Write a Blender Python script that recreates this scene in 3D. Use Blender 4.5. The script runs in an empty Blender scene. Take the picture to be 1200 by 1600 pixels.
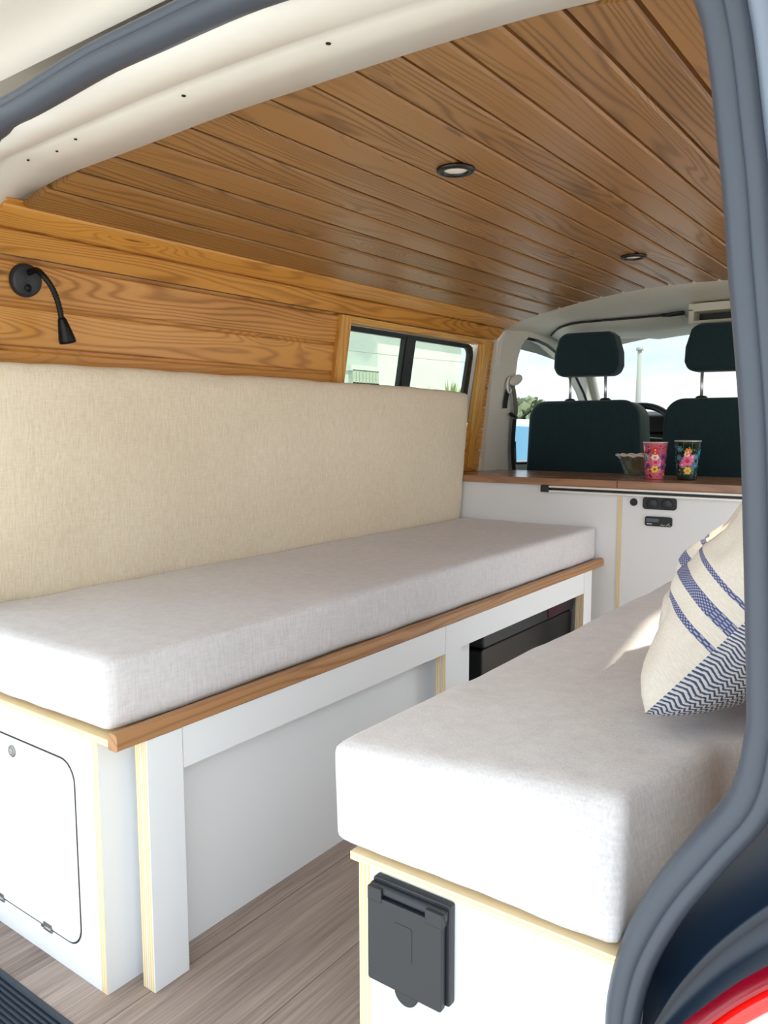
import bpy, bmesh, math, random
from mathutils import Vector, Matrix, noise
random.seed(7)
D=bpy.data; SC=bpy.context.scene; COL=SC.collection
PI=math.pi
# ------------------------------------------------------------------ camera
# rotation: rows are camera right, down, forward in world axes (X right, Y into the van, Z up), metres
def rodrigues(r):
    th=math.sqrt(sum(a*a for a in r)); K=Matrix(((0,-r[2],r[1]),(r[2],0,-r[0]),(-r[1],r[0],0)))*(1/th)
    return Matrix.Identity(3)+K*math.sin(th)+(K@K)*(1-math.cos(th))
RC=rodrigues((1.04898547e-01,6.32171352e-01,3.15465869e-02))@Matrix(((1,0,0),(0,0,-1),(0,1,0)))
FPX=1244.9; EYE=Vector((0,0,.89))
def ray(u,v): return RC.transposed()@Vector(((u-600)/FPX,(v-800)/FPX,1))
def on(ax,val,u,v):
    d=ray(u,v); return EYE+d*((val-EYE[ax])/d[ax])
cam=D.objects.new('camera',D.cameras.new('camera')); COL.objects.link(cam); SC.camera=cam
m=Matrix((RC[0],-RC[1],-RC[2])).transposed().to_4x4(); m.translation=EYE; cam.matrix_world=m
cam.data.sensor_fit='VERTICAL'; cam.data.sensor_height=24; cam.data.lens=FPX/1600*24
cam.data.clip_start=.02; cam.data.clip_end=500
# ------------------------------------------------------------------ materials
class NT:
    def __init__(s,name):
        s.m=D.materials.new(name); s.m.use_nodes=True; s.t=s.m.node_tree; s.t.nodes.clear()
        s.out=s.t.nodes.new('ShaderNodeOutputMaterial')
    def n(s,typ,**kw):
        nd=s.t.nodes.new('ShaderNode'+typ)
        for k,v in kw.items(): setattr(nd,k,v)
        return nd
    def put(s,sock,v):
        if hasattr(v,'is_output'): s.t.links.new(v,sock)
        else: sock.default_value=v
    def math(s,op,a,b=0.0,c=None,clamp=False):
        nd=s.n('Math',operation=op); nd.use_clamp=clamp
        s.put(nd.inputs[0],a); s.put(nd.inputs[1],b)
        if c is not None: s.put(nd.inputs[2],c)
        return nd.outputs[0]
    def xyz(s,x,y,z=0.0):
        nd=s.n('CombineXYZ')
        for i,v in enumerate((x,y,z)): s.put(nd.inputs[i],v)
        return nd.outputs[0]
    def coords(s,kind='Object'):
        tc=s.n('TexCoord'); sp=s.n('SeparateXYZ'); s.t.links.new(tc.outputs[kind],sp.inputs[0]); return sp.outputs
    def noise(s,vec,scale=1.0,detail=2.0,rough=.5,dist=0.0):
        nd=s.n('TexNoise'); s.put(nd.inputs['Vector'],vec); s.put(nd.inputs['Scale'],scale)
        s.put(nd.inputs['Detail'],detail); s.put(nd.inputs['Roughness'],rough); s.put(nd.inputs['Distortion'],dist); return nd.outputs['Fac']
    def mix(s,f,a,b,typ='MIX'):
        nd=s.n('Mix',data_type='RGBA',blend_type=typ); s.put(nd.inputs[0],f); s.put(nd.inputs[6],a); s.put(nd.inputs[7],b); return nd.outputs[2]
    def rng(s,v,a,b,c=0.0,d=1.0,smooth=False):
        nd=s.n('MapRange'); nd.interpolation_type='SMOOTHSTEP' if smooth else 'LINEAR'
        s.put(nd.inputs[0],v)
        for i,q in enumerate((a,b,c,d)): nd.inputs[i+1].default_value=q
        return nd.outputs[0]
    def bsdf(s,col,rough=.5,metal=0.0,bump=None,bstr=.3,bdist=.001,**kw):
        b=s.n('BsdfPrincipled'); s.put(b.inputs['Base Color'],col); s.put(b.inputs['Roughness'],rough); s.put(b.inputs['Metallic'],metal)
        for k,v in kw.items(): s.put(b.inputs[k.replace('_',' ')],v)
        if bump is not None:
            bp=s.n('Bump'); bp.inputs['Strength'].default_value=bstr; bp.inputs['Distance'].default_value=bdist
            s.put(bp.inputs['Height'],bump); s.t.links.new(bp.outputs[0],b.inputs['Normal'])
        s.t.links.new(b.outputs[0],s.out.inputs[0]); return s.m
def lin(c): return tuple(((v/255)/12.92 if v/255<=.04045 else ((v/255+.055)/1.055)**2.4) for v in c)+(1,)
def flat(name,col,rough=.5,metal=0.0,**kw):
    t=NT(name); sp=t.coords(); v=t.noise(t.xyz(*[sp[i] for i in range(3)]),14.,3.)
    c=lin(col); dk=tuple(x*.93 for x in c[:3])+(1,)
    return t.bsdf(t.mix(v,dk,c),rough,metal,**kw)
def wood(name,light,dark,axis=None,ringf=260.,rough=.38,knots=1.0,knotcol=(60,28,8),var=.5,bstr=.25):
    """plain-sawn boards: growth rings bent round knots, long fibre streaks; axis None reads the mesh's own metre UVs and per-board number"""
    t=NT(name)
    if axis is None:
        uv=t.coords('UV'); at=t.n('Attribute',attribute_name='rnd'); r=at.outputs['Fac']; u,v=uv[0],uv[1]
    else:
        o=t.coords(); a,b,c=axis; u=o[a]; v=t.math('ADD',o[b],t.math('MULTIPLY',o[c],.7)); r=.37
    u=t.math('ADD',u,t.math('MULTIPLY',r,37.0)); v2=t.math('ADD',v,t.math('MULTIPLY',r,9.0))
    kv=t.n('TexVoronoi'); kv.voronoi_dimensions='2D'; kv.inputs['Scale'].default_value=1.
    t.put(kv.inputs['Vector'],t.xyz(t.math('MULTIPLY',u,1.35),t.math('MULTIPLY',v2,8.5))); d=kv.outputs['Distance']
    sc=t.n('SeparateColor'); t.t.links.new(kv.outputs['Color'],sc.inputs[0]); gate=t.math('GREATER_THAN',sc.outputs[0],.45)
    sz=t.math('MULTIPLY_ADD',sc.outputs[1],.9,.55); d=t.math('DIVIDE',d,sz)
    near=t.rng(d,0.,.5,1.,0.,True); near=t.math('MULTIPLY',t.math('MULTIPLY',t.math('POWER',near,2.2),gate),knots)
    wob=t.noise(t.xyz(t.math('MULTIPLY',u,1.0),t.math('MULTIPLY',v2,9.)),1.,2.,.4)
    wob2=t.noise(t.xyz(t.math('MULTIPLY',u,5.),t.math('MULTIPLY',v2,28.)),1.,2.)
    ph=t.math('ADD',t.math('MULTIPLY',v2,ringf),t.math('ADD',t.math('MULTIPLY',wob,88.),t.math('MULTIPLY',wob2,3.)))
    ph=t.math('ADD',ph,t.math('MULTIPLY',near,34.))
    s=t.math('MULTIPLY_ADD',t.math('SINE',ph),.5,.5); s=t.math('POWER',s,2.2)
    fib=t.noise(t.xyz(t.math('MULTIPLY',u,9.),t.math('MULTIPLY',v2,520.)),1.,2.)
    big=t.noise(t.xyz(t.math('MULTIPLY',u,2.2),t.math('MULTIPLY',v2,9.)),1.,3.)
    f=t.math('ADD',t.math('MULTIPLY',s,.55),t.math('MULTIPLY',t.math('SUBTRACT',fib,.5),.45))
    f=t.math('ADD',f,t.math('MULTIPLY',t.math('SUBTRACT',big,.5),.9)); f=t.math('ADD',f,t.math('MULTIPLY',t.math('SUBTRACT',r,.5),var),clamp=True)
    col=t.mix(f,lin(light),lin(dark)); kn=t.math('MULTIPLY',t.math('MULTIPLY',t.rng(d,.015,.06,1.,0.,True),gate),.7*knots)
    col=t.mix(kn,col,lin(knotcol))
    return t.bsdf(col,t.math('MULTIPLY_ADD',f,.16,rough),0.,s,bstr,.0006,Coat_Weight=.12,Coat_Roughness=.3)
def fabric(name,c1,c2,streak=1.0,bstr=.5):
    t=NT(name); o=t.coords(); x,y,z=o[0],o[1],o[2]
    a=t.noise(t.xyz(t.math('MULTIPLY',x,330.),t.math('MULTIPLY',y,330.),t.math('MULTIPLY',z,34.)),1.,2.,.6)
    b=t.noise(t.xyz(t.math('MULTIPLY',x,48.),t.math('MULTIPLY',y,48.),t.math('MULTIPLY',z,420.)),1.,2.,.6)
    g=t.noise(t.xyz(x,y,z),3.5,3.)
    w=t.math('ADD',t.math('MULTIPLY',a,.6*streak),t.math('MULTIPLY',b,.4))
    f=t.math('ADD',t.math('MULTIPLY',t.math('SUBTRACT',w,.5),1.9),t.math('MULTIPLY_ADD',g,.5,.2),clamp=True)
    return t.bsdf(t.mix(f,lin(c1),lin(c2)),.92,0.,w,bstr,.0008,Sheen_Weight=.15)
def ply(name,ax):
    t=NT(name); o=t.coords(); s=t.math('MULTIPLY_ADD',t.math('SINE',t.math('MULTIPLY',o[ax],2*PI/.0052)),.5,.5)
    others=[i for i in range(3) if i!=ax]
    n=t.noise(t.xyz(t.math('MULTIPLY',o[ax],900.),t.math('MULTIPLY',o[others[0]],60.),t.math('MULTIPLY',o[others[1]],60.)),1.,2.)
    f=t.math('ADD',t.math('MULTIPLY',s,.75),t.math('MULTIPLY',n,.3),clamp=True)
    return t.bsdf(t.mix(f,lin((246,230,196)),lin((212,186,136))),.6)
def laminate(name,col=(232,235,238)):
    t=NT(name); o=t.coords(); n=t.noise(t.xyz(o[0],o[1],o[2]),5.,3.); p=t.noise(t.xyz(o[0],o[1],o[2]),900.,1.)
    return t.bsdf(t.mix(t.math('MULTIPLY',n,.5),lin(col),lin(tuple(c-6 for c in col))),.42,0.,p,.05,.0003)
def glass(name,tint,gl=.06):
    t=NT(name); tr=t.n('BsdfTransparent'); tr.inputs[0].default_value=tint+(1,)
    g=t.n('BsdfGlossy'); g.inputs['Roughness'].default_value=.02
    o=t.coords(); sm=t.rng(t.noise(t.xyz(o[0],o[1],o[2]),6.,3.),.3,.8,gl*.6,gl*1.4)
    mx=t.n('MixShader'); t.put(mx.inputs[0],sm); t.t.links.new(tr.outputs[0],mx.inputs[1]); t.t.links.new(g.outputs[0],mx.inputs[2]); t.t.links.new(mx.outputs[0],t.out.inputs[0]); return t.m
def floormat():
    t=NT('grey oak floor planks'); o=t.coords(); x,y=o[0],o[1]
    q=t.math('DIVIDE',t.math('ADD',x,5.0),.192); row=t.math('FLOOR',q); fx=t.math('FRACT',q)
    w=t.math('DIVIDE',t.math('ADD',t.math('ADD',y,7.),t.math('MULTIPLY',row,.47)),1.28); colm=t.math('FLOOR',w); fy=t.math('FRACT',w)
    wn=t.n('TexWhiteNoise',noise_dimensions='2D'); t.put(wn.inputs['Vector'],t.xyz(row,colm)); r=wn.outputs['Value']
    u=t.math('ADD',y,t.math('MULTIPLY',r,31.)); 
    g1=t.noise(t.xyz(t.math('MULTIPLY',x,240.),t.math('MULTIPLY',u,5.)),1.,3.,.6)
    g2=t.noise(t.xyz(t.math('MULTIPLY',x,38.),t.math('MULTIPLY',u,2.2)),1.,3.,.6,.6)
    f=t.math('ADD',t.math('MULTIPLY',g1,.75),t.math('MULTIPLY',g2,.6)); f=t.math('ADD',f,t.math('MULTIPLY',t.math('SUBTRACT',r,.5),.25)); f=t.rng(f,.42,.95)
    c=t.mix(f,lin((172,156,146)),lin((104,88,80)))
    seam=t.math('MAXIMUM',t.math('LESS_THAN',fx,.012),t.math('LESS_THAN',fy,.0022))
    c=t.mix(t.math('MULTIPLY',seam,.65),c,lin((58,46,40)))
    return t.bsdf(c,.5,0.,f,.12,.0006)
M={}
M['ceil']=wood('shade darkened stained pine boards',(150,107,58),(80,51,20),ringf=430.,rough=.34,var=.5)  # same boards as the wall; the ceiling's shade is put into the browns
M['wallw']=wood('honey stained pine boards',(210,150,70),(142,86,24),ringf=400.,rough=.36,var=.45)
M['trimw']=wood('honey stained pine trim',(218,162,76),(160,104,36),axis=(2,1,0),ringf=420.,knots=0.,rough=.4)
M['trimwy']=wood('honey stained pine trim along',(218,162,76),(160,104,36),axis=(1,2,0),ringf=420.,knots=0.,rough=.4)
M['edge']=wood('oiled oak edging',(170,124,80),(118,78,44),axis=(1,2,0),ringf=500.,knots=0.,rough=.45)
M['walnut']=wood('walnut worktop',(172,128,98),(112,80,60),axis=(0,1,2),ringf=150.,knots=.0,rough=.2,var=.2,bstr=.08)
M['lam']=laminate('white laminate'); M['lam2']=laminate('white laminate inner',(226,229,232))
for i,a in enumerate('xyz'): M['ply'+a]=ply('birch plywood edge '+a,i)
M['back']=fabric('oatmeal linen weave',(240,229,208),(214,199,172),1.2)
M['seat']=fabric('pale grey linen weave',(222,219,219),(188,186,190),1.0)
M['body']=flat('cream white body paint',(238,232,222),.22,Coat_Weight=.5,Coat_Roughness=.08)
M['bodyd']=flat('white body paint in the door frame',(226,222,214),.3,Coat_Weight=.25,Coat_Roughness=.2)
M['cream']=flat('cream plastic cab trim',(222,219,206),.55)
M['rubber']=flat('grey black rubber seal',(66,74,86),.42)
M['lip']=flat('pale blue grey flange',(128,140,156),.4)
M['navy']=flat('dark blue black jamb shade',(20,36,54),.4,Coat_Weight=.12,Coat_Roughness=.35)  # shading on the lower jamb, painted in as dark blue black
M['black']=flat('black plastic',(16,17,19),.38)
M['slate']=flat('dark slate plastic',(36,41,48),.42)
M['blackm']=flat('matte black metal',(22,24,26),.36,.6)
M['chrome']=flat('polished steel',(235,235,235),.3,.75)
M['nickel']=flat('brushed nickel',(150,150,150),.3,.9)
M['alu']=flat('brushed aluminium',(236,236,232),.4,.25)
M['seatf']=fabric('charcoal teal seat fabric',(16,50,56),(8,32,38),1.0,.3)
M['seats']=fabric('grey seat side fabric',(96,116,108),(70,88,84),1.0,.3)
M['holes']=flat('dark screw hole',(12,10,8),.8)
M['gap']=flat('dark shadow gap',(46,46,46),.8)
M['lens']=flat('frosted lamp lens',(236,232,220),.5)
M['glassw']=glass('lightly tinted side glass',(.62,.68,.64),.05)
M['glassf']=glass('clear windscreen glass',(.44,.48,.48),.02)
M['red']=flat('deep red lamp lens',(150,2,34),.25,Coat_Weight=.3)
M['red2']=flat('bright red lamp lens',(255,10,8),.15,Coat_Weight=.8,Emission_Color=(1,.02,.01,1),Emission_Strength=.15)
M['whl']=flat('clear ribbed lamp lens',(232,214,204),.2,Coat_Weight=.6)
M['mat']=flat('dark blue ribbed rubber',(20,36,52),.5)
M['belt']=flat('dark webbing',(30,36,34),.85); M['beltg']=flat('grey webbing',(112,112,98),.85)
M['asph']=flat('pale asphalt',(186,186,186),.9)
M['pinkc']=flat('pink enamel',(222,98,120),.25,Coat_Weight=.5); M['greenc']=flat('bottle green enamel',(6,34,28),.2,Coat_Weight=.5)
M['pinkf']=flat('rose paint',(240,112,160),.35); M['yel']=flat('yellow paint',(248,214,70),.35); M['redf']=flat('crimson paint',(214,30,50),.35)
M['teal']=flat('teal paint',(40,128,150),.35); M['whit']=flat('cream paint',(250,236,214),.35); M['purp']=flat('purple paint',(120,70,140),.35); M['dkf']=flat('plum paint',(74,14,44),.35)
M['orng']=flat('orange paint',(240,130,60),.35); M['lblue']=flat('light blue paint',(110,170,200),.35); M['grnl']=flat('leaf green paint',(50,110,60),.4)
M['bglass']=glass('pressed bowl glass',(.80,.93,.93),.30)
M['carp']=flat('pale silver blue car paint',(214,226,236),.2,Coat_Weight=.6); M['carg']=flat('blue car window',(120,172,210),.1); M['tyre']=flat('tyre rubber',(24,24,26),.8)
M['bld']=flat('pale rendered wall',(232,234,224),.8); M['bldr']=flat('pale grey roof sheet',(224,226,216),.7); M['bldd']=flat('grey green boards',(188,194,178),.8)
M['pole']=flat('weathered grey pole',(176,178,172),.8); M['leaf']=flat('olive green leaves',(158,170,112),.7); M['leaf2']=flat('grey green leaves',(132,142,112),.8); M['bark']=flat('brown bark',(96,80,62),.9)
M['screen']=flat('grey blue display',(84,98,116),.3); M['ink']=flat('white print',(225,228,230),.6)
# pillow weave
def pillowmat():
    t=NT('cream pillow weave with blue stripes'); uv=t.coords('UV'); s,q=uv[0],uv[1]
    o=t.coords(); 
    cx=t.math('SINE',t.math('MULTIPLY',s,1500.)); cy=t.math('SINE',t.math('MULTIPLY',q,620.)); chk=t.math('GREATER_THAN',t.math('MULTIPLY',cx,cy),-.18)
    n=t.noise(t.xyz(t.math('MULTIPLY',s,300.),t.math('MULTIPLY',q,300.)),1.,2.)
    m=0.0
    for c,w in ((.235,.009),(.315,.021),(.40,.009)):
        st=t.math('LESS_THAN',t.math('ABSOLUTE',t.math('SUBTRACT',q,c)),w); m=t.math('MAXIMUM',m,st)
    m=t.math('MULTIPLY',m,t.math('MULTIPLY_ADD',chk,.5,.45))
    base=t.mix(n,lin((228,221,210)),lin((196,187,175)))
    return t.bsdf(t.mix(m,base,lin((38,62,124))),.92,0.,n,.5,.001)
def herringmat():
    t=NT('navy and cream herringbone weave'); uv=t.coords('UV'); s,q=uv[0],uv[1]
    zig=t.math('ABSOLUTE',t.math('SUBTRACT',t.math('FRACT',t.math('MULTIPLY',s,140.)),.5))
    st=t.math('FRACT',t.math('ADD',t.math('MULTIPLY',q,80.),t.math('MULTIPLY',zig,1.5)))
    n=t.noise(t.xyz(t.math('MULTIPLY',s,260.),t.math('MULTIPLY',q,260.)),1.,2.)
    f=t.rng(t.math('ADD',st,t.math('MULTIPLY',t.math('SUBTRACT',n,.5),.7)),.45,.6)
    return t.bsdf(t.mix(f,lin((222,222,224)),lin((70,84,116))),.92,0.,n,.5,.001)
M['pil']=pillowmat(); M['her']=herringmat()
# ------------------------------------------------------------------ mesh builder
OFF={}
class MB:
    def __init__(s): s.v=[]; s.f=[]; s.mi=[]; s.uv={}; s.rnd={}; s.sm=[]
    def add(s,vs,fs,mi=0,smooth=False):
        o=len(s.v); s.v+=[Vector(p) for p in vs]; s.f+=[tuple(i+o for i in f) for f in fs]; s.mi+=[mi]*len(fs); s.sm+=[smooth]*len(fs); return o
    def box(s,x0,x1,y0,y1,z0,z1,mi=0,fm=None):
        vs=[(x,y,z) for z in (z0,z1) for y in (y0,y1) for x in (x0,x1)]
        fs=[(0,2,3,1),(4,5,7,6),(0,1,5,4),(2,6,7,3),(0,4,6,2),(1,3,7,5)]   # -z +z -y +y -x +x
        o=s.add(vs,fs,mi)
        if fm:
            for k,v in fm.items(): s.mi[len(s.mi)-6+('-z','+z','-y','+y','-x','+x').index(k)]=v
        return s
    def prism(s,poly,ax,a,b,mi=0,smooth=False,capmi=None):
        """poly: 2-D outline in the other two axes (in x,y,z order), extruded along axis ax from a to b"""
        def mk(p,t):
            q=list(p); q.insert(ax,t); return q
        n=len(poly); vs=[mk(p,a) for p in poly]+[mk(p,b) for p in poly]
        fs=[(i,(i+1)%n,n+(i+1)%n,n+i) for i in range(n)]; s.add(vs,fs,mi,smooth); o=len(s.v)-2*n
        for c in (tuple(o+i for i in range(n))[::-1],tuple(o+n+i for i in range(n))): s.f.append(c); s.mi.append(mi if capmi is None else capmi); s.sm.append(False)
        return s
    def loft(s,loops,mi=0,smooth=True,closed=True,cap=False):
        n=len(loops[0]); o=len(s.v); vs=[p for L in loops for p in L]; fs=[]
        for a in range(len(loops)-1):
            for i in range(n if closed else n-1):
                j=(i+1)%n; fs.append((a*n+i,a*n+j,(a+1)*n+j,(a+1)*n+i))
        s.add(vs,fs,mi,smooth)
        if cap:
            s.f+= [tuple(o+i for i in range(n))[::-1],tuple(o+(len(loops)-1)*n+i for i in range(n))]; s.mi+=[mi,mi]; s.sm+=[False,False]
        return s
    def tube(s,pts,r,seg=12,mi=0,closed=False,cap=True,squash=None):
        pts=[Vector(p) for p in pts]; n=len(pts); rs=r if isinstance(r,(list,tuple)) else [r]*n; loops=[]; up=None
        for i,p in enumerate(pts):
            t=(pts[(i+1)%n]-pts[i-1]) if closed else (pts[min(i+1,n-1)]-pts[max(i-1,0)])
            t.normalize()
            if up is None: up=Vector((0,0,1)) if abs(t.z)<.9 else Vector((0,1,0))
            a=t.cross(up); a.normalize(); b=a.cross(t); b.normalize(); up=b
            if squash: a=t.cross(Vector(squash[0])); a.normalize(); b=Vector(squash[0])-t*t.dot(Vector(squash[0])); b.normalize()
            k=squash[1] if squash else 1.
            loops.append([p+(a*math.cos(q)+b*math.sin(q)*k)*rs[i] for q in [2*PI*j/seg for j in range(seg)]])
        if closed: loops.append(loops[0])
        return s.loft(loops,mi,True,True,cap and not closed)
    def lathe(s,prof,c=(0,0,0),axis=(0,0,1),seg=32,mi=0,smooth=True):
        A=Vector(axis).normalized(); X=A.orthogonal().normalized(); Y=A.cross(X); c=Vector(c)
        loops=[[c+A*h+(X*math.cos(2*PI*j/seg)+Y*math.sin(2*PI*j/seg))*max(r,1e-5) for j in range(seg)] for r,h in prof]
        return s.loft(loops,mi,smooth,True,True)
    def build(s,name,mats,parent=None,bevel=None,seg=2,smooth=None,label=None,cat=None,group=None,kind=None,loc=None,ang=35,subsurf=0,wn=True):
        if not isinstance(mats,(list,tuple)): mats=[mats]
        if parent is not None: off=OFF[parent.name]
        elif loc is not None: off=Vector(loc)
        else:
            xs=[p.x for p in s.v]; ys=[p.y for p in s.v]; off=Vector(((min(xs)+max(xs))/2,(min(ys)+max(ys))/2,min(p.z for p in s.v)))
        me=D.meshes.new(name); me.from_pydata([p-off for p in s.v],[],s.f)
        for mm in mats: me.materials.append(mm)
        for i,p in enumerate(me.polygons): p.material_index=s.mi[i]; p.use_smooth=s.sm[i] if smooth is None else smooth
        if s.uv:
            ul=me.uv_layers.new(name='UVMap')
            for l in me.loops: ul.data[l.index].uv=s.uv.get(l.vertex_index,(0,0))
        if s.rnd:
            at=me.attributes.new('rnd','FLOAT','POINT')
            for i in range(len(me.vertices)): at.data[i].value=s.rnd.get(i,.5)
        bm=bmesh.new(); bm.from_mesh(me); bmesh.ops.recalc_face_normals(bm,faces=bm.faces); bm.to_mesh(me); bm.free()
        o=D.objects.new(name,me); COL.objects.link(o); OFF[o.name]=off
        if parent is not None: o.parent=parent
        else: o.location=off
        if bevel:
            b=o.modifiers.new('bevel','BEVEL'); b.width=bevel; b.segments=seg; b.limit_method='ANGLE'; b.angle_limit=math.radians(ang)
            for p in me.polygons: p.use_smooth=True
            if wn: w=o.modifiers.new('wn','WEIGHTED_NORMAL'); w.keep_sharp=True
        if subsurf:
            q=o.modifiers.new('sub','SUBSURF'); q.levels=q.render_levels=subsurf
        tag(o,label,cat,group,kind); return o
def tag(o,label=None,cat=None,group=None,kind=None):
    for k,v in (('label',label),('category',cat),('group',group),('kind',kind)):
        if v: o[k]=v
    return o
def thing(name,label,cat,loc,group=None,kind=None):
    o=D.objects.new(name,None); COL.objects.link(o); o.location=loc; OFF[o.name]=Vector(loc); o.empty_display_size=.05
    return tag(o,label,cat,group,kind)
def rrect(x0,x1,z0,z1,r,n=6):
    out=[]
    for cx,cz,a0 in ((x1-r,z1-r,0),(x0+r,z1-r,90),(x0+r,z0+r,180),(x1-r,z0+r,270)):
        for k in range(n+1):
            a=math.radians(a0+90*k/n); out.append((cx+r*math.cos(a),cz+r*math.sin(a)))
    return out
def catmull(P,n):
    P=[Vector(p) for p in P]; out=[]
    for i in range(len(P)-1):
        a=P[max(i-1,0)]; b=P[i]; c=P[i+1]; d=P[min(i+2,len(P)-1)]
        for k in range(n):
            t=k/n; out.append(.5*((2*b)+(c-a)*t+(2*a-5*b+4*c-d)*t*t+(3*b-a-3*c+d)*t**3))
    out.append(P[-1]); return out
def softbox(mb,x0,x1,y0,y1,z0,z1,r,crown=.004,nx=24,ny=60,nz=8,wr=.0015,seed=0,shear=None,mi=0):
    """an upholstered foam block: rounded edges, slightly crowned faces, small wrinkles"""
    c=Vector(((x0+x1)/2,(y0+y1)/2,(z0+z1)/2)); h=Vector(((x1-x0)/2,(y1-y0)/2,(z1-z0)/2)); pos={}; N=(nx,ny,nz)
    def pt(key):
        if key in pos: return pos[key]
        q=Vector([(-1+2*key[i]/N[i]) for i in range(3)]); p=Vector([q[i]*h[i] for i in range(3)])
        inn=Vector([max(-(h[i]-r),min(h[i]-r,p[i])) for i in range(3)]); d=p-inn
        nrm=Vector((0,0,0))
        if d.length>1e-9:
            cnt=sum(1 for i in range(3) if abs(d[i])>1e-9)
            d=d/max(abs(d[0])/r,abs(d[1])/r,abs(d[2])/r)*1.0
            s=max(abs(x) for x in (p-inn))/r; dd=(p-inn).normalized(); p=inn+dd*r*s; nrm=dd
        for i in range(3):
            j,k=[a for a in range(3) if a!=i]
            if abs(q[i])>.999: p[i]+=math.copysign(crown*(1-q[j]**4)*(1-q[k]**4),q[i])
        w=noise.noise(Vector((p.x*7+seed,p.y*7,p.z*9)))+.5*noise.noise(Vector((p.x*19,p.y*19+seed,p.z*22)))
        p+=nrm*w*wr if nrm.length else Vector((0,0,0))
        if nrm.length==0: 
            pass
        p=p+c
        if shear: p=shear(p)
        mb.v.append(p); pos[key]=len(mb.v)-1; return pos[key]
    for ax in range(3):
        j,k=[a for a in range(3) if a!=ax]
        for side in (0,N[ax]):
            for a in range(N[j]):
                for b in range(N[k]):
                    ks=[]
                    for da,db in ((0,0),(1,0),(1,1),(0,1)):
                        key=[0,0,0]; key[ax]=side; key[j]=a+da; key[k]=b+db; ks.append(pt(tuple(key)))
                    mb.f.append(tuple(ks)); mb.mi.append(mi); mb.sm.append(True)
# ------------------------------------------------------------------ shell of the van
XC=-.811
def zc(x): return 1.37-.2*(x-XC)**2
MB().box(-1.62,.03,.615,4.2,-.03,0).build('floor',floormat(),kind='structure',label='grey oak effect plank floor of the camper van')
# boards
def board(mb,A,B,y0,y1,th=.014,gap=.0036,ch=.0035):
    """one tongue-and-groove board between profile points A and B (x,z), running along Y"""
    A=Vector((A[0],A[1])); B=Vector((B[0],B[1])); d=(B-A); L=d.length; d/=L; n=Vector((-d.y,d.x))
    inward=Vector((XC,.75))-(A+B)/2
    if n.dot(inward)<0: n=-n
    prof=[A-d*.004-n*th,A-d*.004-n*.011,A+d*gap-n*.011,A+d*gap-n*ch,A+d*(gap+ch),B-d*(gap+ch),B-d*gap-n*ch,B-d*gap-n*th]
    arc=[-.012,-.009,-.007,-.003,ch,L-ch,L+.003,L+.012]; r=random.random(); va=board.acc; o=len(mb.v); m_=4
    for k in range(m_+1):
        y=y0+(y1-y0)*k/m_
        for i,p in enumerate(prof):
            mb.v.append(Vector((p.x,y,p.y))); ix=len(mb.v)-1; mb.uv[ix]=(y,arc[i]); mb.rnd[ix]=r
    np_=len(prof)
    for k in range(m_):
        for i in range(np_):
            j=(i+1)%np_; mb.f.append((o+k*np_+i,o+k*np_+j,o+(k+1)*np_+j,o+(k+1)*np_+i)); mb.mi.append(0); mb.sm.append(False)
    mb.f.append(tuple(o+i for i in range(np_))); mb.f.append(tuple(o+m_*np_+i for i in range(np_))); mb.mi+=[0,0]; mb.sm+=[False,False]
board.acc=0
Y0,Y1=.843,2.855
xs=[-.383]
while xs[-1]>XC-.56: 
    x=xs[-1]; xs.append(x-.0815*math.cos(math.atan(.4*(x-XC))))
xs[-1]=XC-.626
up=[-.383]
while up[-1]<XC+.54: up.append(up[-1]+.0815*math.cos(math.atan(.4*(up[-1]-XC))))
up[-1]=XC+.626
xs=sorted(set(xs+up))
mb=MB()
for a,b in zip(xs[:-1],xs[1:]): board(mb,(a,zc(a)),(b,zc(b)),Y0 if b>-1.33 else .837,Y1)
mb.build('ceiling',M['ceil'],kind='structure',label='stained pine board ceiling with shade put into its brown')
LW=[(-1.437,1.293),(-1.50,1.266),(-1.54,1.22),(-1.555,1.133),(-1.57,1.048),(-1.584,.962),(-1.597,.877),(-1.609,.79),(-1.62,.705),(-1.63,.62)]
WY=(1.925,2.752)
def wallx(z):
    for (xa,za),(xb,zb) in zip(LW[:-1],LW[1:]):
        if za>=z>=zb: return xa+(xb-xa)*(za-z)/(za-zb)
    return -1.63
WEND=2.86
mb=MB()
for i,(a,b) in enumerate(zip(LW[:-1],LW[1:])):
    if 2<=i<=5: board(mb,a,b,(.80 if i else .834),WY[0]-.01); board(mb,a,b,WY[1]+.01,WEND)
    else: board(mb,a,b,(.775 if i else .80),WEND)
mb.build('wall_left',M['wallw'],kind='structure',label='honey stained pine board wall above the long seat')
# outer skin and lower lining of the left side, with the window cut out
mb=MB()
def skin(x0,x1,y0,y1,z0,z1): mb.box(x0,x1,y0,y1,z0,z1)
skin(-1.72,-1.64,.7,2.9,-.1,.88); skin(-1.72,-1.60,.7,1.90,.88,1.30); skin(-1.625,-1.60,2.80,2.9,.88,1.30); skin(-1.70,-1.59,1.9,2.79,1.23,1.32)
mb.build('trim_1',M['bodyd'],kind='structure',label='white painted van side around the window')
MB().prism([(-1.68,1.25),(-1.60,1.40),(-1.3,1.46),(-.3,1.46),(.0,1.40),(.02,1.37),(.0,1.36),(-.03,1.37),(-.3,1.42),(-1.3,1.42),(-1.57,1.37),(-1.63,1.25)],1,.648,3.75).build('trim_2',M['body'],kind='structure',label='white van roof skin')
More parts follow.
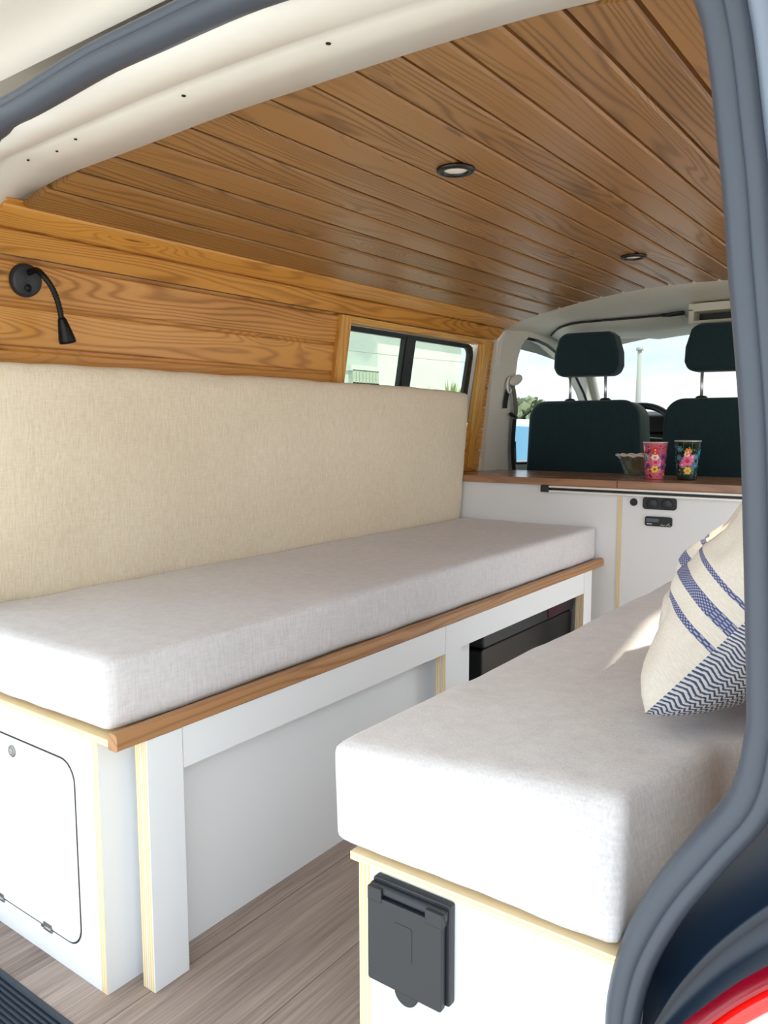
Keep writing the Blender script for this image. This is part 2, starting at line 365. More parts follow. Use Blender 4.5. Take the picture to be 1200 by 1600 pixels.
# right wall: boards, side window and open sliding doorway (light comes in here)
RW=[(2*XC-a,b) for a,b in LW]
mb=MB()
for i,(a,b) in enumerate(zip(RW[:-1],RW[1:])):
    if 2<=i<=5: board(mb,a,b,1.88,1.95)
    elif i<2: board(mb,a,b,Y0,WEND)
    else: board(mb,a,b,Y0,1.95)
mb.box(.03,.10,.8,1.95,-.1,.88,0); mb.prism([(.66,1.06),(.90,1.121),(1.25,1.212),(1.95,1.24),(1.95,1.30),(.66,1.30)],0,-.03,-.024); mb.box(-.03,.0,.69,.90,.80,1.3,0); mb.box(-.06,.08,1.88,1.95,.88,1.25,0)  # thin slanted window header, out of view, added to shape the sun patch
for i in range(len(mb.v)): mb.uv.setdefault(i,(mb.v[i].y,mb.v[i].z)); mb.rnd.setdefault(i,.5)
mb.build('wall_right',M['wallw'],kind='structure',label='honey stained pine board wall behind the short seat')
MB().box(-.04,.08,2.80,3.1,-.1,1.3).build('trim_3',M['cream'],kind='structure',label='cream pillar on the right side')
# ------------------------------------------------------------------ rear opening: header, flange, rubber seal
SL=[on(1,.655,u,v) for u,v in ((970,1720),(972,1600),(978,1543),(998,1473),(1043,1393),(1107,1316),(1168,1243),(1193,1150),(1196,1080),(1192,850),(1186,650),(1168,420),(1155,250),(1118,0))]
seal_r=SL+[Vector((-.215,.655,1.255)),Vector((-.33,.655,1.305))]
top_mid=[on(1,.655,u,v) for u,v in ((600,-84),(500,-46),(375,0),(250,57),(150,104),(50,163),(0,192))]
tl=[Vector((-1.30,.655,1.292)),Vector((-1.395,.655,1.235)),Vector((-1.44,.655,1.15)),Vector((-1.455,.655,1.0)),Vector((-1.46,.655,.72)),Vector((-1.43,.655,.45)),Vector((-1.43,.655,.20)),Vector((-1.42,.655,-.02))]
tl=[p+Vector((-.02,0,0)) for p in tl[:1]]+[p+Vector((-.03,0,0)) for p in tl[1:]]
loop=catmull(seal_r+top_mid+tl,5)
mb=MB(); mb.tube(loop,.0135,14,squash=((0,1,0),1.55)); mb.tube([p+Vector((0,-.012,0))+(p-Vector((XC,.655,.8))).normalized()*.0125 for p in loop],.0085,10)
mb.build('trim_4',M['rubber'],kind='structure',label='black rubber seal around the tailgate opening')
# light flange beside the seal, then the outer jamb
C0=Vector((XC,.655,.8))
def outw(p,d,y): 
    q=(p-C0); q.y=0; q.normalize(); r=p+q*d; r.y=y; return r
ka=next(i for i,p in enumerate(loop) if p.z>.85); kb=next(i for i,p in enumerate(loop) if p.x<-.3 and p.z>1.25); lq=loop[ka:kb]
L1=[outw(p,.020,.645) for p in lq]; L2=[outw(p,.036,.632) for p in lq]; L3=[outw(p,.040,.655) for p in lq]
MB().loft([L1,L2,L3],closed=False).build('trim_5',M['lip'],kind='structure',label='pale flange outside the rubber seal')
# header: sloping rear face, underside and lip meeting the ceiling boards
Wp=[on(1,.837,u,v) for u,v in ((0,342),(10,333),(23,322),(40,307),(75,288),(112,270),(227,227),(345,182),(482,136),(630,87),(815,31),(920,5))]
Bp=[on(1,.749,u,v) for u,v in ((0,257),(50,233),(100,212),(250,150),(420,87),(595,30),(700,-2))]
Sp=[on(1,.665,u,v) for u,v in ((0,217),(50,187),(150,127),(300,66),(440,1),(560,-50))]
def at_x(P,x):
    P=sorted(P,key=lambda p:p.x)
    if x<=P[0].x: return None
    for a,b in zip(P[:-1],P[1:]):
        if a.x<=x<=b.x: return a.z+(b.z-a.z)*(x-a.x)/(b.x-a.x)
    return P[-1].z
# each edge: down the left pillar, along the top, mirrored down the right pillar
def full(P,xl,xr,n=120):
    P=sorted(P,key=lambda p:p.x); y=P[0].y; x0,z0=P[0].x,P[0].z; xe,ze=P[-1].x,P[-1].z
    left=[(xl,.25),(xl-.01,.6),(xl,.95),((xl+x0)/2-.012,z0-.075)]
    right=[(xe+(-.165+xr-xe)*.35,ze-.006),(xe+(-.165+xr-xe)*.72,ze-.035),(-.19+xr,ze-.10)]+[(p.x+xr,p.z) for p in reversed(SL) if .33<p.z<1.13]
    pts=catmull([Vector((a,y,b)) for a,b in left]+P+[Vector((a,y,b)) for a,b in right],8)
    L=[0]
    for a,b in zip(pts[:-1],pts[1:]): L.append(L[-1]+(b-a).length)
    # samples matched between the edges: by angle about the opening's centre
    res=[]; C=Vector((XC,y,.80))
    ang=[math.atan2(p.z-C.z,p.x-C.x) for p in pts]; ang=[q+2*PI if q<-1.2 else q for q in ang]
    A0,A1=3.78,-.68
    for k in range(n+1):
        t=A0+(A1-A0)*k/n
        for i in range(len(pts)-1):
            if (ang[i]-t)*(ang[i+1]-t)<=0 and ang[i]!=ang[i+1]:
                res.append(pts[i].lerp(pts[i+1],(ang[i]-t)/(ang[i]-ang[i+1]))); break
        else: res.append(res[-1] if res else pts[0])
    return res
fw,fb,fs=full(Wp,-1.56,.085),full(Bp,-1.50,.03),full(Sp,-1.475,.004)
fs=[Vector((p.x,.665,p.z)) for p in fs]
fw2=[Vector((p.x,.842,p.z))+(Vector((p.x-XC,0,p.z-.85)).normalized())*.03 for p in fw]
fs2=[p+((p-Vector((XC,.665,.9))).normalized()*(.05 if p.x<-.3 else .006)) for p in fs]
def roundrow(a,b,c,k=3):
    return a
rows=[fw2,fw,[a.lerp(b,.94) for a,b in zip(fw,fb)],[b+(Vector((0,-.002,.004))) for b in fb],[a.lerp(b,.12) for a,b in zip(fb,fs)],fs,fs2]
mb=MB(); mb.loft(rows,closed=False)
# screw holes, flush dark discs on the underside
mh=MB()
for u,v,r in ((513,67,.0033),(287,149,.003),(118,217,.0026),(77,232,.0022),(89,236,.0022),(44,250,.0022)):
    # find the underside plane locally
    x0=on(1,.79,u,v).x
    k=min(range(len(fw)),key=lambda i:abs((fw[i].x+fb[i].x)/2-x0) if fw[i].z>1.2 else 9)
    a=fw[k]; b=fb[k]; c=fw[min(k+2,len(fw)-1)]; n=(b-a).cross(c-a); n.normalize(); d=ray(u,v); p=EYE+d*((a-EYE).dot(n)/d.dot(n))
    if n.z>0: n=-n
    mh.lathe([(r,0.),(r,.0012)],p,n,16)
hdr=mb.build('trim_6',M['bodyd'],kind='structure',label='cream painted rear roof header with small screw holes')
mh.build('screw_hole',M['holes'],parent=hdr)
# right jamb outside the seal (shade painted dark below, white above), and the added outer corner
k0=next(i for i,p in enumerate(loop) if p.z>.85); kt=next(i for i,p in enumerate(loop) if p.x<-.3 and p.z>1.25)
lo=loop[:k0+1]; hi=loop[k0:kt]
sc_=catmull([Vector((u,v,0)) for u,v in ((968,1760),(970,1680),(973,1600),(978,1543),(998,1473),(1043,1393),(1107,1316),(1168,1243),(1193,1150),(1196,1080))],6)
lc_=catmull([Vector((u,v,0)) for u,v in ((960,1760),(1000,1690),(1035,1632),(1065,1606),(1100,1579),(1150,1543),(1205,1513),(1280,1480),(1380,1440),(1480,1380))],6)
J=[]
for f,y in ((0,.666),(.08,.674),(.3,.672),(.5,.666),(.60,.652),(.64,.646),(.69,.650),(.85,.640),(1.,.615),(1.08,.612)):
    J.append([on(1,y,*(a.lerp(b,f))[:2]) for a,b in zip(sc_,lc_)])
MB().loft(J,closed=False).build('trim_7',M['navy'],kind='structure',label='rear jamb beside the tail light, its shade painted dark blue black')
J=[[outw(p,.036,.665) for p in hi],[outw(p,.042,.635) for p in hi],[outw(p,.10,.60) for p in hi],[outw(p,.19,.57) for p in hi],[outw(p,.23,.60) for p in hi],[outw(p,.24,.9) for p in hi]]
MB().loft(J,closed=False).build('trim_8',M['body'],kind='structure',label='sunlit white body corner beside the seal')
MB().prism([(-.02,.75),(.02,.50),(.06,.43),(.12,.42),(.16,.50),(.16,.75)],2,-.35,1.40,smooth=False).build('trim_17',M['body'],kind='structure',bevel=.02,label='unseen white body corner added to block sun at the rear')  # out of view; added to keep sun off the bench ends
MB().prism([(2*XC+a,b) for a,b in ((.02,.75),(.02,.52),(-.02,.47),(-.10,.46),(-.145,.52),(-.16,.62),(-.16,.67),(-.11,.70),(-.06,.75))],2,-.35,1.34,smooth=False).build('trim_18',M['body'],kind='structure',bevel=.02,label='white rear body corner on the left side')
# black sill strip under the rear opening
mb=MB(); n=60
prof=[(.612,.004),(.60,.008),(.50,-.002),(.46,-.02),(.45,-.12)]
mb.loft([[(x,y,z) for y,z in prof] for x in (-1.5,-.15)],closed=False,smooth=False)
for k in range(13):
    y=.598-.0075*k; mb.box(-1.5,-.15,y-.0018,y+.0018,.0,.0112-.0008*k)
mb.build('sill_mat',M['mat'],label='dark blue ribbed rubber strip along the rear door sill',cat='sill strip')
# tailgate overhead
mb=MB(); L=[]
for k in range(61):
    t=k/60; y=.665-1.22*t; z=1.398+.20*t+.03*math.sin(PI*t)
    row=[]
    for j in range(21):
        s=j/20; x=-1.60+1.76*s; e=min(s,1-s); dz=-.03*math.exp(-e*22)+.009*math.sin(t*46)*math.exp(-t*1.5)
        row.append((x,y,z+dz))
    L.append(row)
mb.loft(L,closed=False)
L2=[[(p[0],p[1],p[2]+.06) for p in r] for r in L]; mb.loft(L2,closed=False)
mb.build('door_1',M['body'],kind='structure',label='open white tailgate overhead')
# tail light at the lower right corner
def yz(u,v,y): return on(1,y,u,v)
tlp=thing('tail_light','red and clear tail light at the lower right corner of the van','tail light',yz(1150,1600,.60))
def lampline(offs,y,us):
    return [on(1,y,u,v+offs) for u,v in us]
arc=[(1020,1640),(1065,1600),(1100,1573),(1150,1537),(1200,1509),(1260,1480),(1330,1460)]
def band(o0,o1,y0,y1,bulge):
    A=catmull(lampline(o0,y0,arc),5); B=catmull(lampline(o1,y1,arc),5); L=[]
    for t in (0,.1,.25,.5,.75,.9,1): L.append([a.lerp(b,t)+Vector((0,-bulge*math.sin(PI*t)**.6,0)) for a,b in zip(A,B)])
    return L
MB().loft(band(0,34,.600,.585,.012),closed=False).build('outer_lens',M['red'],parent=tlp,label='deep red rim of the lens')
MB().loft(band(34,72,.588,.584,.004),closed=False).build('inner_lens',M['red2'],parent=tlp,label='bright red lens band')
MB().loft(band(72,230,.584,.58,.010),closed=False).build('clear_lens',M['whl'],parent=tlp,label='clear pinkish lens')
MB().loft(band(14,230,.616,.606,.0),closed=False).build('housing',M['black'],parent=tlp)
# ------------------------------------------------------------------ left window
w=thing('window_1','sliding side window with black frame and pine surround','window',(-1.56,2.34,.9),kind='structure')
def wp(y,z,dx): return (wallx(z)+dx,y,z)
def slab(mb,y0,y1,z0,z1,dx0,dx1,mi=0):
    vs=[wp(y,z,d) for d in (dx0,dx1) for (y,z) in ((y0,z0),(y1,z0),(y1,z1),(y0,z1))]
    mb.add(vs,[(0,1,2,3),(4,7,6,5),(0,4,5,1),(1,5,6,2),(2,6,7,3),(3,7,4,0)],mi)
ZT=1.203; ZB=.90
mb=MB(); slab(mb,WY[0]-.05,WY[0],ZB,ZT+.018,-.02,.012); mb.build('side_surround',M['trimw'],parent=w,bevel=.003)
mb=MB(); slab(mb,WY[1],WY[1]+.05,.72,ZT+.018,-.02,.010); mb.build('side_surround',M['trimw'],parent=w,bevel=.003)
mb=MB(); slab(mb,WY[0],WY[1],ZT,ZT+.018,-.05,.009); mb.build('top_surround',M['trimwy'],parent=w,bevel=.003)
mb=MB(); slab(mb,WY[0]-.02,WY[0],ZB,ZT,-.06,-.02); slab(mb,WY[1],WY[1]+.02,ZB,ZT,-.06,-.02); slab(mb,WY[0],WY[1],ZB-.02,ZB,-.06,-.03); mb.build('reveal',M['bodyd'],parent=w)
# black frame: outer rounded ring + centre mullion
def ring(mb,y0,y1,z0,z1,tl,tt,r,d0,d1):
    A=rrect(y0,y1,z0,z1,r); B=rrect(y0+tl,y1-tl,z0+tt,z1-tt,max(r-.02,.012)); n=len(A)
    vs=[wp(a,b,d0) for a,b in A]+[wp(a,b,d0) for a,b in B]+[wp(a,b,d1) for a,b in A]+[wp(a,b,d1) for a,b in B]; fs=[]
    for i in range(n):
        j=(i+1)%n; fs+=[(i,j,n+j,n+i),(2*n+i,2*n+j,3*n+j,3*n+i),(n+i,n+j,3*n+j,3*n+i),(i,j,2*n+j,2*n+i)]
    mb.add(vs,fs)
fr=MB(); ring(fr,WY[0]-.06,WY[1]-.006,ZB-.03,ZT-.002,.034,.016,.05,-.045,-.030)
slab(fr,2.268,2.338,ZB,ZT-.01,-.046,-.028); slab(fr,2.28,2.296,ZB,ZT-.01,-.046,-.024); fro=fr.build('window_frame',M['black'],parent=w,bevel=.002)
mb=MB(); slab(mb,1.88,2.29,ZB-.02,ZT-.01,-.042,-.038); mb.build('pane',M['glassw'],parent=w)
mb=MB(); slab(mb,2.31,2.74,ZB-.02,ZT-.01,-.038,-.034); mb.build('pane',M['glassw'],parent=w)
# ------------------------------------------------------------------ left bench
XB,YB=-1.041,.681
be=thing('storage_bench','white plywood bench box under the long seat cushion','bench box',(-1.33,1.6,0))
mb=MB(); mb.box(-1.62,-1.0565,YB,YB+.015,0,.417); mb.build('rear_panel',M['lam'],parent=be)
mb=MB()
OPY=1.80; fm={'-y':1,'+y':1}
mb.box(XB-.015,XB,YB,OPY,0,.417,0,fm); mb.box(XB-.015,XB,OPY,2.595,.37,.417,0,{'-z':1}); mb.box(XB-.015,XB,2.57,2.595,0,.37,0,{'-y':1}); mb.box(XB-.015,XB,OPY,2.57,0,.05,0,{'+z':1})
mb.build('side_panel',[M['lam'],M['plyx']],parent=be)
MB().box(-1.62,-1.003,.674,2.598,.4175,.4285,0).build('top_board',M['plyz'],parent=be,label='top board with a bare plywood edge')
MB().box(-1.62,XB-.016,OPY-.03,OPY-.015,0,.415).build('divider',M['lam2'],parent=be)
MB().box(-1.62,-1.6,OPY,2.59,0,.415).build('back_panel',M['lam2'],parent=be)
def pxr(u,v,y): 
    p=on(1,y,u,v); return p.x,p.z
xr,_=pxr(117,1250,YB); _,zt_=pxr(60,1170,YB); _,zb_=pxr(70,1444,YB)
DX=(xr-.40,xr); DZ=(zb_,zt_)
MB().prism(rrect(DX[0]-.003,DX[1]+.003,DZ[0]-.003,DZ[1]+.003,.037,8),1,YB-.0004,YB+.004).build('door_gap',M['gap'],parent=be)
dr=MB().prism(rrect(DX[0],DX[1],DZ[0],DZ[1],.035,8),1,YB-.0012,YB+.004).build('door',M['lam'],parent=be,label='flush rounded door in the rear panel')
bx,bz=pxr(20.5,1173,YB)
mb=MB(); mb.lathe([(.0105,0),(.0105,.002),(.009,.003),(.0078,.0032),(.0075,.002),(.006,.0045),(.003,.0052)],(bx,YB-.001,bz),(0,-1,0),24); mb.build('push_button',M['nickel'],parent=dr,label='round chrome push button')
for u,v in ((76,1448),(2,1400)):
    hx,hz=pxr(u,v,YB); mb=MB(); mb.tube([(hx-.014,YB-.003,hz),(hx+.014,YB-.003,hz)],.0028,10); mb.box(hx-.012,hx+.012,YB-.0024,YB,hz-.007,hz+.007); mb.build('hinge',M['nickel'],parent=dr)
# pull-out frame with legs, rails and oak edge
pf=thing('pull_out_frame','white slatted pull-out bed frame with oak edge and square legs','bed frame',(-.998,1.6,0))
XF=-.983
def post(y0,y1):
    mb=MB(); mb.box(XF-.015,XF,y0,y1,0.,.414,0,{'-y':1,'+y':1,'-z':1}); mb.box(XF-.0302,XF-.0152,y0,y1,0.,.414,0,{'-y':1,'+y':1,'-z':1}); return mb
for y0,y1 in ((.727,.7965),(1.59,1.661),(2.44,2.503)):
    post(y0,y1).build('leg',[M['lam'],M['plyx']],parent=pf,bevel=.0012,seg=1)
for y0,y1 in ((.7975,1.589),(1.662,2.439)):
    MB().box(XF-.0165,XF-.0015,y0,y1,.346,.414,0,{'-z':1}).build('rail',[M['lam'],M['plyx']],parent=pf)
mb=MB()
for k in range(13): y=.76+.145*k; mb.box(-1.03 if 0 else -1.40,-1.018,y,y+.06,.398,.414)
tp=[(-1.0022,.4145),(-.983,.414),(-.9795,.417),(-.9795,.434),(-.982,.4395),(-.987,.441),(-.996,.441),(-1.0,.439),(-1.0022,.436)]
mt=MB(); mt.prism(tp,1,.673,2.27); mt.build('edge_strip',M['edge'],parent=pf,label='oiled oak edging strip',bevel=.0012)
mt=MB(); mt.prism(tp,1,2.2705,2.598); mt.build('edge_strip',M['edge'],parent=pf,label='short oiled oak edging strip',bevel=.0012)
# black fridge box under the bench
fg=thing('cool_box','black cool box standing inside the open bench','cool box',(-1.3,2.25,0))
mb=MB(); mb.prism(rrect(1.93,2.56,.0,.26,.015),0,-1.50,-1.075); mb.build('body',M['black'],parent=fg,bevel=.006)
mb=MB(); mb.prism(rrect(1.925,2.565,.262,.315,.018),0,-1.505,-1.068); mb.build('lid',M['slate'],parent=fg,bevel=.008)
MB().box(-1.0685,-1.066,2.35,2.5,.27,.30).build('lid_badge',M['dkf'],parent=fg,label='thin dark red line on the lid')
# long seat cushion and backrest
mb=MB(); softbox(mb,-1.526,-1.006,.677,2.594,.4350,.547,.011,.003,30,90,10,.003,1.3)
for p in mb.v:
    e=0
mb.build('seat_cushion',M['seat'],label='long pale grey linen seat cushion on the left bench',cat='cushion')
def lean(p): return Vector((p.x+.07*max(0,(p.z-.55))+.002*math.sin(p.y*31)*noise.noise(Vector((p.y*6,p.z*3,0))),p.y,p.z))
mb=MB(); softbox(mb,-1.594,-1.534,.70,2.588,.4400,1.012,.016,.006,8,96,32,.004,5.1,lean)
mb.build('back_cushion',M['back'],label='tall oatmeal linen back cushion leaning on the pine wall',cat='cushion')
# ------------------------------------------------------------------ right bench
rb=thing('storage_bench','short white bench box with a black socket cover on its end','bench box',(-.28,1.25,0))
YR=.655
MB().box(-.5005,-.205,YR,YR+.015,0,.417).build('rear_panel',M['lam'],parent=rb)
MB().box(-.516,-.501,YR,1.83,0,.417,0,{'-y':1,'+y':1}).build('side_panel',[M['lam'],M['plyx']],parent=rb)
MB().prism([(-.521,.646),(-.212,.646),(-.192,.86),(-.14,.985),(-.07,1.08),(-.04,1.835),(-.521,1.835)],2,.4175,.4265).build('top_board',M['plyz'],parent=rb,label='top board with a bare plywood edge')
MB().box(-.5,-.06,1.815,1.83,0,.417).build('end_panel',M['lam'],parent=rb)
ic=MB(); x0,x1,z0,z1=-.489,-.392,.300,.410
ic.prism(rrect(x0,x1,z0,z1,.003,3),1,YR-.010,YR); inl=ic.build('socket_cover',M['slate'],parent=rb,bevel=.0015,label='dark slate hinged cover')
mb=MB(); lidp=rrect(x0-.0005,x1-.0045,z0-.002,z1-.016,.003,3); mb.prism(lidp,1,YR-.0195,YR-.0112)
mb.prism([(-.441+.0145*math.cos(a),z0-.001+.0145*math.sin(a)) for a in [2*PI*k/28 for k in range(28)]],1,YR-.0185,YR-.0122); mb.build('lid',M['slate'],parent=inl,bevel=.0012)
mb=MB(); mb.tube([(x0,YR-.012,z1-.010),(x1-.002,YR-.012,z1-.010)],.0055,12); mb.box(x0,x0+.018,YR-.0205,YR-.009,z1-.021,z1-.006); mb.box(x1-.024,x1-.003,YR-.0205,YR-.009,z1-.021,z1-.006); mb.build('hinge',M['slate'],parent=inl,bevel=.001)
mb=MB(); mb.prism(rrect(-.455,-.432,.335,.375,.003),1,YR-.0199,YR-.0192); mb.build('embossed_mark',M['slate'],parent=inl)
# short cushion with a cut-away corner
def cut(p):
    K=((.0,-.220),(.66,-.220),(.86,-.190),(.985,-.13),(1.08,-.06),(9.,-.06))
    for (ya,xa),(yb,xb) in zip(K[:-1],K[1:]):
        if ya<=p.y<=yb: t=(p.y-ya)/(yb-ya); t=t*t*(3-2*t) if ya>.6 and yb<2 else t; xr_=xa+(xb-xa)*t
    xl_=-.542+.022*max(0,min(1,(p.y-.66)/1.18))
    xr_-=.018*max(0,(p.z-.43)/.116)*max(0,1-max(0,p.y-.7)/.4)
    q=Vector((xl_+(p.x+.545)/.485*(xr_-xl_),p.y+max(0,(p.x+.545))*.13*max(0,(p.z-.4275)/.118)*max(0,1-(p.y-.64)/.3),p.z))
    return q
mb=MB(); softbox(mb,-.545,-.06,.641,1.84,.4325,.546,.011,.003,30,70,10,.003,8.3,cut)
mb.build('seat_cushion',M['seat'],label='short grey linen seat cushion on the right bench, cut away at its corner',cat='cushion')
# ------------------------------------------------------------------ pillow
def pillow():
    mb=MB(); n=48
    A=Vector((-.268,.862,.576)); S=Vector((-.035,.40,.0)); T=Vector((.235,.03,.285))
    N=(T.cross(S)).normalized()
    if N.z<0: N=-N
    for side in (1,-1):
        o=len(mb.v)
        for i in range(n+1):
            for j in range(n+1):
                s=i/n; t=j/n; a=2*s-1; b=2*t-1
                a2=a*math.sqrt(1-.26*b*b); b2=b*math.sqrt(1-.26*a*a)
                pin=.03; ss=.5+.5*a2*(1-pin*(1-b*b)); tt=.5+.5*b2*(1-pin*(1-a*a))
                h=max(0,(1-abs(a)**3)*(1-abs(b)**3))**.5
                w=noise.noise(Vector((s*5,t*5,side)))*.012*h+noise.noise(Vector((s*13,t*13,side*2)))*.005*min(1,h*3)
                dent=.022*math.exp(-((s-.16-.35*t)/.035)**2)*math.exp(-((t-.22)/.16)**2)+.014*math.exp(-((t-.12-.3*s)/.03)**2)*math.exp(-((s-.3)/.15)**2) if side>0 else 0
                p=A+S*ss+T*tt+N*(side*(.094*h+w)-dent*h)
                c=math.exp(-(s*s+t*t)/.03); p+=Vector((-.012,-.052,-.016))*c
                p.z=max(p.z,.556)
                mb.v.append(p); mb.uv[len(mb.v)-1]=(s*.42,t)
        for i in range(n):
            for j in range(n):
                q=(o+i*(n+1)+j,o+(i+1)*(n+1)+j,o+(i+1)*(n+1)+j+1,o+i*(n+1)+j+1); mb.f.append(q); mb.mi.append(0 if side>0 else 1); mb.sm.append(True)
    return mb
pm=pillow(); po=pm.build('pillow',[M['pil'],M['her']],label='cream pillow with blue stripes and herringbone back on the short seat',cat='pillow')
# ------------------------------------------------------------------ kitchen unit
YC=2.60
ca=thing('kitchen_cabinet','plain white cabinet end panel behind the long seat','cabinet',(-1.28,2.75,0))
MB().box(-1.62,-.938,YC,YC+.016,0,.682).build('front_panel',M['lam'],parent=ca)
MB().box(-1.62,-1.604,YC+.016,2.96,0,.682).build('side_panel',M['lam2'],parent=ca)
MB().box(-1.604,-.938,2.944,2.96,0,.682).build('back_panel',M['lam2'],parent=ca)
cb=thing('kitchen_cabinet','white cabinet with black sockets, small display and rounded door','cabinet',(-.45,2.75,0))
MB().box(-.937,-.922,YC-.002,2.96,0,.682,0,{'-y':1}).build('side_panel',[M['lam2'],M['plyx']],parent=cb,label='side panel showing its plywood edge')
MB().box(-.9215,-.08,YC,YC+.016,0,.682).build('front_panel',M['lam'],parent=cb)
MB().box(-.9215,-.08,2.944,2.96,0,.682).build('back_panel',M['lam2'],parent=cb)
MB().prism(rrect(-.7155,-.2145,.0875,.4775,.03,8),1,YC-.0006,YC+.003).build('door_gap',M['gap'],parent=cb)
MB().prism(rrect(-.713,-.217,.09,.475,.028,8),1,YC-.0016,YC+.003).build('door',M['lam'],parent=cb,label='flush rounded cabinet door')
px=lambda u,v:(lambda p:(p.x,p.z))(on(1,YC,u,v))
sx,sz=px(990.5,784.5); MB().lathe([(.0125,0),(.0125,.003),(.010,.0045),(.0085,.0035)],(sx,YC,sz),(0,-1,0),24).build('round_socket',M['black'],parent=cb)
(a0,b1),(a1,b0)=px(1005,776),px(1057.5,798)
tw=MB().prism(rrect(a0,a1,b0,b1,.011),1,YC-.005,YC).build('twin_socket',M['black'],parent=cb,bevel=.0012)
for cx in (a0+(a1-a0)*.29,a0+(a1-a0)*.72): MB().lathe([(.0175,.004),(.0175,.0085),(.015,.010),(.0,.0105)],(cx,YC,(b0+b1)/2-.001),(0,-1,0),28).build('socket_cap',M['slate'],parent=tw)
(a0,b1),(a1,b0)=px(1008.5,806),px(1050.5,824)
ds=MB().prism(rrect(a0,a1,b0,b1,.007),1,YC-.006,YC).build('control_display',M['black'],parent=cb,bevel=.0012)
MB().box(a0+.005,a0+.045,YC-.0066,YC-.005,b0+.014,b1-.007).build('screen',M['screen'],parent=ds)
zz=b0+.0075; mb=MB()
mb.box(a0+.007,a0+.024,YC-.0066,YC-.005,b0+.006,b0+.0085); mb.build('printed_caption',M['ink'],parent=ds)
for q in ([(.052,.004),(.056,.008),(.060,.004),(.065,.006)],[(.069,.004),(.073,.007),(.080,.012)],[(.076,.004),(.083,.005)]):
    mb=MB(); mb.tube([(a0+d,YC-.0064,b0+e) for d,e in q],.0009,6); mb.build('printed_symbol',M['ink'],parent=ds)
MB().box(-1.62,-.9385,2.585,2.985,.682,.707).build('worktop',M['walnut'],label='dark walnut worktop piece at the left, plain and empty',cat='worktop',bevel=.0015)
MB().box(-.9365,-.06,2.585,2.985,.682,.707).build('worktop',M['walnut'],label='dark walnut worktop piece carrying the two painted tumblers',cat='worktop',bevel=.0015)
mb=MB()
mb.box(-1.20,-.08,2.572,2.5965,.675,.6818); mb.box(-1.20,-.08,2.572,2.5965,.659,.666)
rl=thing('table_rail','slim aluminium table rail under the worktop edge','rail',(-.64,2.59,.66))
mb.build('channel',M['alu'],parent=rl,bevel=.001)
MB().box(-1.20,-.08,2.586,2.5965,.666,.675).build('slot',M['black'],parent=rl)
MB().box(-1.206,-1.175,2.571,2.5965,.6585,.6818).build('end_cap',M['slate'],parent=rl,bevel=.001)
# tumblers
def petal(mb,P,n,r,mi,k=8):
    """a painted dab lying on the surface: thin disc"""
    n=Vector(n).normalized(); mb.lathe([(r,0.),(r*.9,.0006),(r*.4,.0009)],Vector(P)-n*.0002,n,k,mi)
def tumbler(name,label,c,h,r0,r1,base,style):
    t=thing(name,label,'tumbler',c,'painted tumblers on the worktop'); cx,cy,cz=c
    mb=MB(); th=.0025
    mb.lathe([(r0-.004,0),(r0-.001,.001),(r0,.004),(r1,h),(r1-th,h),(r0-th,.006),(.001,.005)],c,(0,0,1),40)
    def surf(ang,f):
        r=r0+(r1-r0)*f; d=Vector((math.cos(ang),math.sin(ang),-(r1-r0)/h)); return Vector((cx+r*math.cos(ang),cy+r*math.sin(ang),cz+h*f)),d
    front=math.atan2(-c[1],-c[0])
    mats=[base]+style['mats']
    def dab(a,f,r,mi): P,nn=surf(front+a,f); petal(mb,P,nn,r,mi)
    def flower(a,f,R,mp,mc):
        for k in range(6):
            q=2*PI*k/6; dab(a+R*math.cos(q)/r0*.9,f+R*math.sin(q)/h,R*.62,mp)
        dab(a,f,R*.55,mc)
    style['draw'](dab,flower)
    mb.build('cup_body',mats,parent=t)
    MB().tube([(cx+(r1-.0005)*math.cos(q),cy+(r1-.0005)*math.sin(q),cz+h) for q in [2*PI*k/40 for k in range(40)]],.0019,8,closed=True).build('rim',M['chrome'],parent=t)
    return t
rp=random.Random(3)
def draw_pink(dab,flower):
    for k in range(90):
        a=rp.uniform(-1.6,1.6); f=rp.uniform(.06,.92)
        if abs(a)>.3: dab(a,f,rp.uniform(.002,.0042),rp.choice([4,4,5,6,6]))
    for a,f in ((.75,.62),(.8,.35),(-.8,.6),(-.75,.36),(1.3,.5),(-1.3,.5)): flower(a,f,.007,rp.choice([6,7]),4)
    for f,mi in ((.80,3),(.73,3)): flower(0,f,.006,mi,5)
    flower(0,.60,.0085,2,1); flower(0.05,.47,.009,1,3); flower(0,.28,.0085,5-0,3)
def draw_green(dab,flower):
    for k in range(70):
        a=rp.uniform(-1.6,1.6); f=rp.uniform(.1,.9); dab(a,f,rp.uniform(.0018,.0036),rp.choice([6,7,8]))
    for a,f in ((.8,.6),(-.8,.58),(.75,.38),(1.2,.7),(-.7,.8)): flower(a,f,.007,6,7)
    flower(.05,.74,.0075,4,3); flower(-.05,.66,.006,2,4); flower(0.0,.50,.0125,1,5); flower(-.45,.40,.007,1,2); flower(.05,.25,.0085,3,4); flower(.45,.60,.006,1,2)
    for a in (-.35,.35): 
        for k in range(18): dab(a,.75+.012*k,.0012,8)
cp=on(2,.707,1020,749.5); c1=(cp.x-.006,cp.y+.035,.7071)
tumbler('tumbler','pink flower painted steel tumbler on the worktop',c1,.124,.0305,.0405,M['pinkc'],{'mats':[M['pinkf'],M['whit'],M['redf'],M['dkf'],M['yel'],M['purp'],M['lblue']],'draw':draw_pink})
cp=on(2,.707,1071,751); c2=(cp.x-.006,cp.y+.035,.7071)
